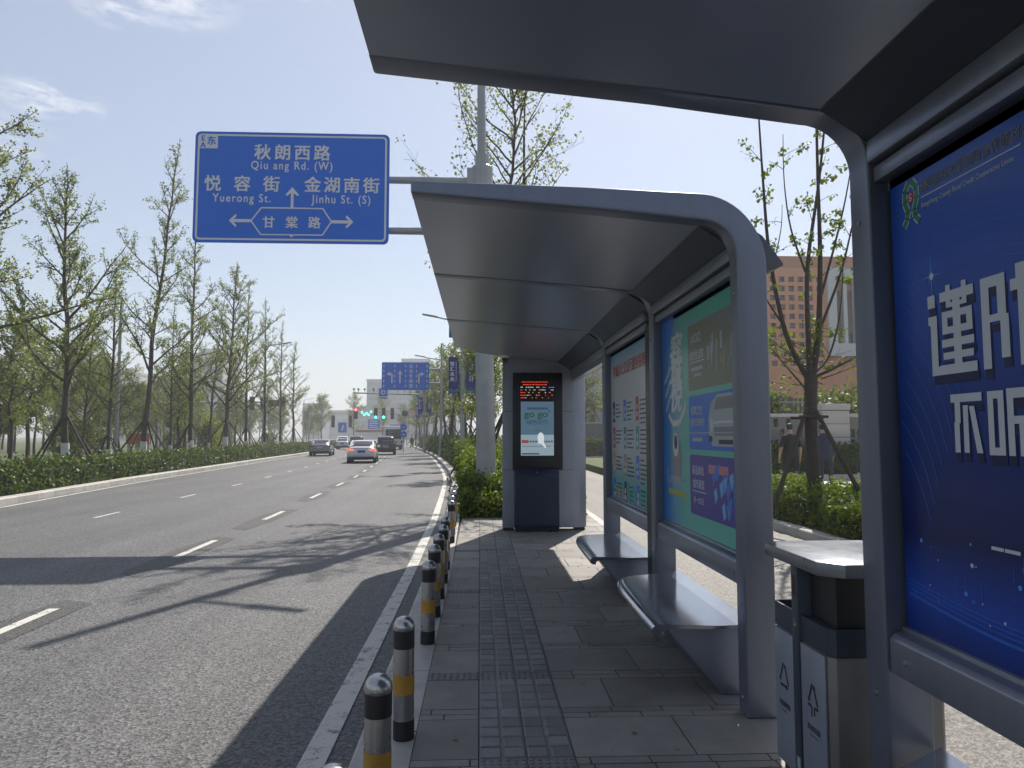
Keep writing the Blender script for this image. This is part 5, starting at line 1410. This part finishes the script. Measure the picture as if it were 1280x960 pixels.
# front wall built round real recesses: columns and rows of a grid
cols_x = [.45 + i * .83 for i in range(6)]; rows_z = [15.25 - i * .82 for i in range(10)]; ww, wh = .50, .48
GX = 5.2
mb = MB()
mb.box(0, GX, .42, 14, 0, 16.3)
zs = sorted([z - wh / 2 for z in rows_z] + [z + wh / 2 for z in rows_z])
prev = 4.2
for i in range(0, len(zs), 2):
    mb.box(0, GX, 0, .42, prev, zs[i]); xprev = 0
    for cx in cols_x: mb.box(xprev, cx - ww / 2, 0, .42, zs[i], zs[i + 1]); xprev = cx + ww / 2
    mb.box(xprev, GX, 0, .42, zs[i], zs[i + 1]); prev = zs[i + 1]
mb.box(0, GX, 0, .42, prev, 16.3)
mb.build('wall', M_TERRA, bb)
mb = MB(); mb.box(-.03, 26, -.03, .40, 16.303, 17.3); mb.build('parapet', M_TERRA_D, bb)
pm = None
for cx in cols_x:
    for z in rows_z:
        if pm is None:
            k = MB(); k.box(-ww / 2 + .005, ww / 2 - .005, .22, .41, -wh / 2 + .005, wh / 2 - .005); pm = k.build('window', M_WIN, bb); o_ = pm
        else: o_ = pm.copy(); COL.objects.link(o_); o_.parent = bb
        o_.location = (cx, 0, z)
mb = MB(); mb.box(GX, 26, .3, 14, 0, 16.3); mb.build('wall', M_TERRA, bb)
mb = MB(); mb.box(GX, 18, -.35, .1, 15.3, 16.25); mb.box(GX, 18, -.35, .1, 8.5, 9.6)
bx = [GX] + [6.55 + i * .95 for i in range(12)]
for x in bx: mb.box(x, x + (.75 if x < 6 else .32), -.35, .1, 9.602, 15.298)
mb.build('white_bay', M_WF, bb)
for a, b in zip(bx, bx[1:]):
    x0, x1 = a + (.75 if a < 6 else .32) + .01, b - .01
    k = MB(); k.box(x0, x1, .08, .29, 10.6, 14.3)
    for j in range(2): k.box(x0 + .1 + j * .28, x0 + .18 + j * .28, .02, .075, 10.6, 14.3)
    k.build('brown_panel', M_CURT, bb)
    k = MB(); k.box(x0, x1, .1, .28, 9.62, 10.58); k.build('window', M_WIN, bb)
mb = MB(); mb.box(-1.2, 26, -1.0, -.05, 0, 4.15); mb.build('ground_floor', M_WALL, bb)
for i in range(9): k = MB(); k.box(i * 2.6, i * 2.6 + 1.9, -1.06, -1.003, .8, 3.6); k.build('window', M_WIN, bb)
mb = MB(); mb.box(-1.1, -.02, .6, 14, 0, 11.5); mb.build('side_wing', M_PIL, bb)

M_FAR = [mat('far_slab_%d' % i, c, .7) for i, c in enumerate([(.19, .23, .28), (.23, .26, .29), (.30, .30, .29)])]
M_FARW = mat('far_window', (.13, .165, .21), .35)


def block(name, label, x, y, w, dpt, h, m, floors, roof=0, windows=True, cols=0):
    t = thing(name, label, 'building', (x, y, 0))
    mb = MB(); mb.box(0, w, 0, dpt, -.3, h); mb.build('wall', m, t)
    if windows:
        fh = h / floors
        for i in range(floors):
            k = MB()
            if cols:
                cw = w / cols
                for c in range(cols):
                    if i == 0 and c == 0: k.box(-cw * .3, cw * .3, -.12, -.003, -fh * .25, fh * .25); pane = o_ = k.build('window', M_FARW, t)
                    else: o_ = pane.copy(); COL.objects.link(o_); o_.parent = t
                    o_.location = ((c + .5) * cw, 0, (i + .55) * fh)
                continue
            else: k.box(w * .02, w * .98, -.12, -.003, i * fh + fh * .35, i * fh + fh * .82)
            k.build('window_row', M_FARW, t)
    mb = MB(); mb.box(-.2, w + .2, -.25, dpt + .2, h + .003, h + .9); mb.build('parapet', m, t)
    if roof: mb = MB(); mb.box(w * .3, w * .75, dpt * .2, dpt * .8, h + .903, h + .9 + roof); mb.build('roof_house', m, t)
    return t


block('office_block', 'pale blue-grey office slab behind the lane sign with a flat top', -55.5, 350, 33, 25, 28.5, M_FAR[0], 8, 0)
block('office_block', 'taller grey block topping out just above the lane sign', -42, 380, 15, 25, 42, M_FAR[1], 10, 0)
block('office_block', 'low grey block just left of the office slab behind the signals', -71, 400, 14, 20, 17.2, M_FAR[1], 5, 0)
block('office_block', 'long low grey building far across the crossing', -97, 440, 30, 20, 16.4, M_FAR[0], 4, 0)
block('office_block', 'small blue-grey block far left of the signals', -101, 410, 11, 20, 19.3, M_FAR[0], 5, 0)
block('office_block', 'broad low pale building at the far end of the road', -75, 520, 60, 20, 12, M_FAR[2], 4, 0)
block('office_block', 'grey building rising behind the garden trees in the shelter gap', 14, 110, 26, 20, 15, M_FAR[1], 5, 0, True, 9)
for i, (x, y, w, h, l_) in enumerate([(-152, 290, 16, 26, 'pale apartment tower farthest left between the trees'), (-140, 240, 14, 26, 'pale apartment tower left of the tallest ginkgo'), (-118, 260, 13, 22, 'pale apartment tower behind the second ginkgo'), (-105, 255, 14, 30, 'pale apartment tower right of the tallest ginkgo')]):
    block('apartment_tower', l_, x, y, w, 14, h, mat('apartment_white', (.46, .44, .41), .8), 9, 2, True, 6)['group'] = 'apartment towers behind the park'
hut = thing('kiosk', 'small white park kiosk with dark windows behind the hedge', 'kiosk', (-32.5, 60, 0))
mb = MB(); mb.box(-1.3, 1.3, 0, 2, 0, 2.1); mb.build('wall', M_WF, hut); mb = MB(); mb.box(-1.1, 1.1, -.03, -.003, .9, 1.8); mb.build('window', M_WIN, hut); mb = MB(); mb.box(-1.5, 1.5, -.3, 2.2, 2.103, 2.3); mb.build('roof', M_GALV, hut)
orb = thing('site_barrier', 'orange construction barrier behind the hedge by the tallest ginkgo', 'barrier', (-26.3, 56, 0))
mb = MB(); mb.box(-.85, .85, 0, .08, .95, 1.8); mb.build('board', mat('orange', (.50, .13, .03), .6), orb); mb = MB(); mb.box(-.8, -.72, .09, .17, 0, 1.8); mb.box(.72, .8, .09, .17, 0, 1.8); mb.build('post', M_GALV, orb)

# ------------------------------------------------------------------ vehicles
def car(kind, paint, label, loc, rz, plate, lights_on=False):
    suv = kind == 'suv'
    t = thing('sedan' if not suv else 'suv', label, 'car', loc, rz)
    N = 28
    def ring(y, hw, zb, zt, ex, tum):
        pts = []
        zc, hh = (zb + zt) / 2, (zt - zb) / 2
        for k_ in range(N):
            a = 2 * math.pi * (k_ + .5) / N; c, s = math.cos(a), math.sin(a)
            x = hw * math.copysign(abs(c) ** (2 / ex), c); z = zc + hh * math.copysign(abs(s) ** (2 / ex), s)
            x *= 1 - tum * max(0, (z - zb) / (zt - zb)); pts.append((x, y, z))
        return pts
    def loft(secs, fmat):
        mb = MB(); vs = [p for s in secs for p in s]; mb.add(vs, [])
        for i in range(len(secs) - 1):
            for j in range(N):
                f = (i * N + j, i * N + (j + 1) % N, (i + 1) * N + (j + 1) % N, (i + 1) * N + j)
                c = sum((Vector(vs[q]) for q in f), Vector()) / 4
                mb.f.append(list(f)); mb.m.append(fmat(c))
        mb.f += [list(range(N - 1, -1, -1)), list(range((len(secs) - 1) * N, len(secs) * N))]; mb.m += [fmat(Vector((0, secs[0][0][1], .7))), 0]
        return mb
    if not suv:
        body = [(0, .70, .42, .86), (.03, .80, .34, .96), (.10, .86, .27, 1.03), (.30, .90, .22, 1.06), (.8, .925, .19, 1.02), (1.6, .935, .18, .97), (2.9, .935, .18, .96), (3.8, .92, .2, .92), (4.4, .88, .24, .80), (4.65, .78, .30, .68), (4.75, .6, .38, .6)]
        cab_ = [(.42, .70, .88, 1.055), (.55, .73, .88, 1.13), (.85, .74, .88, 1.30), (1.2, .735, .88, 1.41), (1.6, .73, .88, 1.455), (2.1, .73, .88, 1.46), (2.6, .73, .88, 1.43), (3.0, .735, .88, 1.26), (3.4, .74, .88, 1.05), (3.6, .70, .88, .97)]
        y_roof = (1.25, 2.75); zr = 1.34
    else:
        body = [(0, .72, .48, 1.0), (.03, .84, .38, 1.10), (.12, .90, .30, 1.16), (.5, .93, .24, 1.14), (1.4, .945, .22, 1.10), (3.0, .945, .22, 1.08), (3.8, .93, .24, 1.04), (4.35, .88, .30, .92), (4.6, .74, .40, .78)]
        cab_ = [(.06, .72, 1.0, 1.14), (.16, .76, 1.0, 1.38), (.32, .765, 1.0, 1.60), (.55, .765, 1.0, 1.69), (1.2, .765, 1.0, 1.72), (2.2, .76, 1.0, 1.71), (2.6, .755, 1.0, 1.66), (3.0, .76, 1.0, 1.42), (3.4, .76, 1.0, 1.18), (3.55, .72, 1.0, 1.10)]
        y_roof = (.42, 2.6); zr = 1.58
    bd = loft([ring(*s, 4.2, .07) for s in body], lambda c: 1 if c.z < .34 else 0); bd.build('body', [paint, M_DARK], t, smooth=55)
    bz = .88 if not suv else 1.0
    def cm(c):
        top = c.z > zr and y_roof[0] < c.y < y_roof[1] and abs(c.x) < .66
        return 0 if top or (y_roof[0] < c.y < y_roof[1] and c.z > zr - .03) else 1
    cb_ = loft([ring(*s, 5.0, .17) for s in cab_], cm); cb_.build('cabin', [paint, M_GLASS], t, smooth=55)
    # pillars
    k = MB()
    for s in (-1, 1):
        q = [(s * .70, cab_[0][0] - .01, cab_[0][3] - .02), (s * .675, (cab_[2][0]), cab_[2][3] - .01), (s * .63, cab_[3][0], cab_[3][3] - .015), (s * .60, cab_[4][0], cab_[4][3] - .01)]
        k.tube(q, [.05, .055, .05, .03], 6)
    k.build('pillar', paint, t, smooth=60)
    # rear features
    zl = .83 if not suv else 1.0
    lm_ = mat('tail_on', (.5, .04, .03), .3, emit=((1, .14, .06), 1.1)) if lights_on else mat('tail_off', (.16, .012, .012), .25, coat=.5)
    for s in (-1, 1):
        k = MB()
        if not suv: k.add([(s * .46, -.012, zl + .04), (s * .80, .02, zl + .09), (s * .895, .19, zl + .09), (s * .895, .22, zl - .02), (s * .80, .02, zl - .05), (s * .50, -.012, zl - .03)], [(0, 1, 4, 5), (1, 2, 3, 4)])
        else: k.add([(s * .44, -.02, zl + .03), (s * .84, .015, zl + .07), (s * .925, .16, zl + .08), (s * .925, .20, zl - .04), (s * .84, .015, zl - .07), (s * .46, -.02, zl - .03)], [(0, 1, 4, 5), (1, 2, 3, 4)])
        k.build('tail_lamp', lm_, t)
    k = MB(); k.box(-.235, .235, -.03, -.012, zl - .16 if not suv else .70, zl - .01 if not suv else .85); k.build('number_plate', mat('plate_%s' % plate, {'blue': (.02, .06, .40), 'pale': (.35, .42, .36)}[plate], .5), t)
    k = MB(); k.box(-.78, .78, -.035, .10, .30, .43); k.build('rear_bumper', M_DARK, t, bevel=.02)
    k = MB(); k.box(-.62, .62, -.02, -.004, .50, .515); k.box(-.45, .45, -.016, .002, zl + .10, zl + .125); k.build('trim', M_STEEL if not suv else M_DARK, t)
    for s in (-1, 1):
        k = MB(); k.box(min(s * .88, s * 1.06), max(s * .88, s * 1.06), 2.95, 3.07, bz + .08, bz + .24); k.build('mirror', paint, t, bevel=.03)
        for wy in ((.85, 3.72) if not suv else (.85, 3.6)):
            r_ = .325 if not suv else .36
            k = MB(); k.cone((s * .70, wy, r_), (s * .925, wy, r_), r_, r_, 22); w_ = k.build('wheel', M_TYRE, t, bevel=.02)
            k = MB(); k.cone((s * .915, wy, r_), (s * .93, wy, r_), r_ * .68, r_ * .62, 18); k.build('rim', M_STEEL, w_)
    return t


W_PAINT = mat('car_white', (.66, .67, .69), .25, coat=.8); G_PAINT = mat('car_grey', (.20, .215, .24), .25, .3, coat=.8); D_PAINT = mat('car_dark', (.022, .025, .035), .22, .2, coat=.8)
car('sedan', W_PAINT, 'white sedan with its brake lights glowing and a blue number plate', (-7.45, 45.2, ZR), R(6), 'blue', True)
car('sedan', G_PAINT, 'grey sedan driving close to the left hedge', (-13.55, 61, ZR), R(7), 'pale')
car('suv', D_PAINT, 'dark SUV just right of the white sedan', (-8.45, 64.5, ZR), R(8), 'pale')
car('sedan', W_PAINT, 'white car far away in the gap left of the white sedan', (-17.6, 92, ZR), R(10), 'blue')
car('suv', D_PAINT, 'dark car mostly hidden just beyond the white sedan', (-14.4, 84, ZR), R(9), 'pale')
car('suv', W_PAINT, 'white car far away beside the left hedge end beyond the grey sedan', (-20.2, 106, ZR), R(10), 'blue')
bus = thing('bus', 'white bus seen from behind above the dark SUV', 'bus', (-10.6, 88, ZR), R(8))
mb = MB(); mb.box(-1.15, 1.15, 0, 8.5, .35, 2.95); mb.build('body', W_PAINT, bus, bevel=.15, seg=3)
mb = MB(); mb.box(-.95, .95, -.02, .04, 1.35, 2.55); mb.build('rear_window', M_GLASS, bus, bevel=.02)
for s in (-1, 1):
    mb = MB(); mb.box(s * 1.0 - .09, s * 1.0 + .09, -.025, .03, .75, 1.15); mb.build('tail_lamp', mat('tail_off', (.16, .012, .012), .25), bus)
    mb = MB(); mb.box(s * 1.153 - .004, s * 1.153 + .004, .6, 7.8, 1.5, 2.5); mb.build('side_window', M_GLASS, bus)
    for wy in (1.8, 6.6): mb = MB(); mb.cone((s * .8, wy, .45), (s * 1.13, wy, .45), .45, .45, 18); mb.build('wheel', M_TYRE, bus)
mb = MB(); mb.box(-1.1, 1.1, -.06, .1, .35, .62); mb.build('bumper', M_DARK, bus)

# ------------------------------------------------------------------ people
def skin_body(name, verts, edges, radii, root, mats, face_mat, parent=None, sub=2, loc=(0, 0, 0), rz=0):
    me = bpy.data.meshes.new(name); me.from_pydata(verts, edges, [])
    o = bpy.data.objects.new(name, me); COL.objects.link(o)
    md = o.modifiers.new('skin', 'SKIN')
    sv = me.skin_vertices[0].data
    for i, r_ in enumerate(radii): sv[i].radius = r_ if isinstance(r_, tuple) else (r_, r_)
    for i in range(len(verts)): sv[i].use_root = (i == root)
    ss = o.modifiers.new('sub', 'SUBSURF'); ss.levels = sub; ss.render_levels = sub
    dg = bpy.context.evaluated_depsgraph_get()
    m2 = bpy.data.meshes.new_from_object(o.evaluated_get(dg))
    bpy.data.objects.remove(o); bpy.data.meshes.remove(me)
    m2.name = name; m2.materials.clear()
    for m in mats: m2.materials.append(m)
    for p in m2.polygons: p.material_index = face_mat(p.center); p.use_smooth = True
    o = bpy.data.objects.new(name, m2); COL.objects.link(o); o.location = loc; o.rotation_euler = (0, 0, rz)
    if parent: o.parent = parent
    return o


SKIN = mat('skin', (.36, .21, .14), .55); TEE = mat('black_cloth', (.012, .012, .016), .85); NAVY = mat('navy_cloth', (.018, .026, .055), .8); HAIR = mat('hair', (.012, .010, .009), .6); SHOE = mat('shoe', (.03, .03, .035), .6); TROU = mat('trousers', (.022, .026, .035), .85)


def figure(label, loc, rz, hunched=False, long=False):
    # feet at 0, facing +y (away from the viewer)
    f = .10 if hunched else 0
    V_, E_, RD = [], [], []
    def add(p, r_, to=None):
        V_.append(p); RD.append(r_)
        if to is not None: E_.append((to, len(V_) - 1))
        return len(V_) - 1
    pel = add((0, 0, .95), (.165, .12)); wa = add((0, .01 + f * .2, 1.10), (.150, .11), pel); ch = add((0, .01 + f * .7, 1.28), (.175, .125), wa); sh_ = add((0, f * 1.2, 1.42), (.13, .10), ch)
    nk = add((0, .015 + f * 1.6, 1.50), .056, sh_); hb = add((0, .03 + f * 2.1, 1.57), (.072, .08), nk); hd = add((0, .03 + f * 2.3, 1.66), (.078, .095), hb); tp = add((0, .02 + f * 2.3, 1.735), (.055, .07), hd)
    for s in (-1, 1):
        a = add((s * .165, f * 1.1, 1.40), .062, sh_); e_ = add((s * .245, -.03 + f * 1.4, 1.13), .046, a)
        bend = .16 if hunched else .05
        w = add((s * .265, bend + f, .90), .032, e_); pm_ = add((s * .265, bend + .02 + f, .83), (.022, .038), w)
        for q, (dy, ln) in enumerate(((-.03, .075), (-.01, .088), (.012, .084), (.03, .066))):
            k1 = add((s * .268, bend + .02 + f + dy, .79), .0105, pm_); k2 = add((s * .262, bend + .028 + f + dy, .79 - ln * .5), .0095, k1); add((s * .250, bend + .034 + f + dy, .79 - ln * .85), .0085, k2)
        th_ = add((s * .250, bend + .075 + f, .845), .0115, w); add((s * .240, bend + .09 + f, .80), .010, th_)
        hp = add((s * .095, 0, .88), .098, pel); kn = add((s * .115, .02, .50), .066, hp); cf = add((s * .12, -.01, .34), .058, kn); an = add((s * .125, -.015, .09), .042, cf); add((s * .14, .10, .045), (.045, .035), an)
    def fm(c):
        if c.z < .10: return 2
        if abs(c.x) > .2 and c.z < (1.14 if not long else .88): return 0
        if c.z < (.46 if not long else 0): return 0
        if c.z > 1.485 + f * .2 and abs(c.x) < .12: return 3 if (c.z > 1.60 and c.y < .06 + f * 2.2) or c.z > 1.69 else 0
        if c.z < .93: return 4
        return 1
    body = skin_body('person', V_, E_, RD, 0, [SKIN, NAVY if long else TEE, SHOE, HAIR, TROU if long else TEE], fm, None, 2, loc, rz)
    tag(body, label, 'person', 'two people by the wall')
    # clothing
    sh = MB(); secs = [(.86 if not long else .80, .20, .16), (1.0, .195, .155), (1.15, .185, .145), (1.30, .20, .15), (1.42, .185, .13), (1.47, .11, .09)]
    vs, n_ = [], 20
    for z, rx, ry in secs:
        for q in range(n_):
            a = 2 * math.pi * q / n_; vs.append((rx * math.cos(a), f * max(0, (z - .95) * 2.2) + ry * math.sin(a) * (1 + .04 * math.sin(5 * a)), z))
    sh.add(vs, [(i * n_ + q, i * n_ + (q + 1) % n_, (i + 1) * n_ + (q + 1) % n_, (i + 1) * n_ + q) for i in range(len(secs) - 1) for q in range(n_)])
    for s in (-1, 1):
        e0, e1 = Vector((s * .13, f * 1.1, 1.405)), Vector((s * .245, -.03 + f * 1.4, 1.13))
        sh.tube([e0, e0.lerp(e1, .35), e0.lerp(e1, .85)] if not long else [e0, e0.lerp(e1, .5), e1, (s * .263, (.16 if hunched else .05) + f, .92)], [.085, .082, .076] if not long else [.085, .078, .068, .052], 12)
    sh.build('jacket' if long else 'tee_shirt', NAVY if long else TEE, body, smooth=60)
    if not long:
        k = MB()
        for s in (-1, 1): k.tube([(s * .085, 0, .92), (s * .105, .01, .72), (s * .115, .02, .50)], [.125, .118, .112], 14)
        k.build('shorts', TEE, body, smooth=60)
    # head features: ears, nose, hair
    k = MB(); hy = .03 + f * 2.3
    for s in (-1, 1): k.lathe([(.004, -.028), (.018, -.01), (.02, .012), (.006, .03)], 8, (s * .082, hy, 1.645))
    k.build('ear', SKIN, body, smooth=60)
    k = MB(); k.lathe([(.06, -.07), (.082, -.02), (.084, .03), (.065, .075), (.03, .095), (.004, .1)], 18, (0, hy - .012, 1.665)); hr = k.build('hair', HAIR, body, smooth=60)
    k = MB(); k.cone((0, hy + .088, 1.64), (0, hy + .112, 1.61), .010, .016, 8)
    for s in (-1, 1): k.lathe([(.003, -.008), (.010, 0), (.003, .008)], 8, (s * .03, hy + .083, 1.655))
    k.box(-.022, .022, hy + .078, hy + .088, 1.578, 1.586); k.build('face_features', SKIN, body)
    return body


figure('person in black T-shirt and shorts standing with back turned by the young tree', (8.12, 18.3, .17), R(-4))
p2_ = figure('person in dark navy jacket and cap bending forward beside the gate pillar', (9.35, 18.9, .17), R(-12), True, True)
k = MB(); k.lathe([(.092, .0), (.094, .03), (.08, .075), (.04, .095), (.004, .1)], 18, (0, .25, 1.675)); k.prism([(-.07, .32), (.07, .32), (.05, .42), (-.05, .42)], 'z', 1.672, 1.684); k.build('cap', NAVY, p2_, smooth=50)
pd = figure('tiny distant person walking along the right kerb towards the crossing', (-9.5, 100, ZR), R(160), False, True); del pd['group']

# ------------------------------------------------------------------ haze
hz_m = bpy.data.materials.new('haze_air'); hz_m.use_nodes = True
hn = hz_m.node_tree; hn.nodes.clear()
ho = hn.nodes.new('ShaderNodeOutputMaterial'); hv = hn.nodes.new('ShaderNodeVolumePrincipled')
hv.inputs['Color'].default_value = (.90, .93, .97, 1); hv.inputs['Density'].default_value = .0013; hv.inputs['Anisotropy'].default_value = .25
hn.links.new(hv.outputs[0], ho.inputs['Volume'])
mb = MB(); mb.box(-905, 905, -205, 1605, -1.3, 62)
hz = mb.build('haze', hz_m, smooth=0); hz['kind'] = 'stuff'
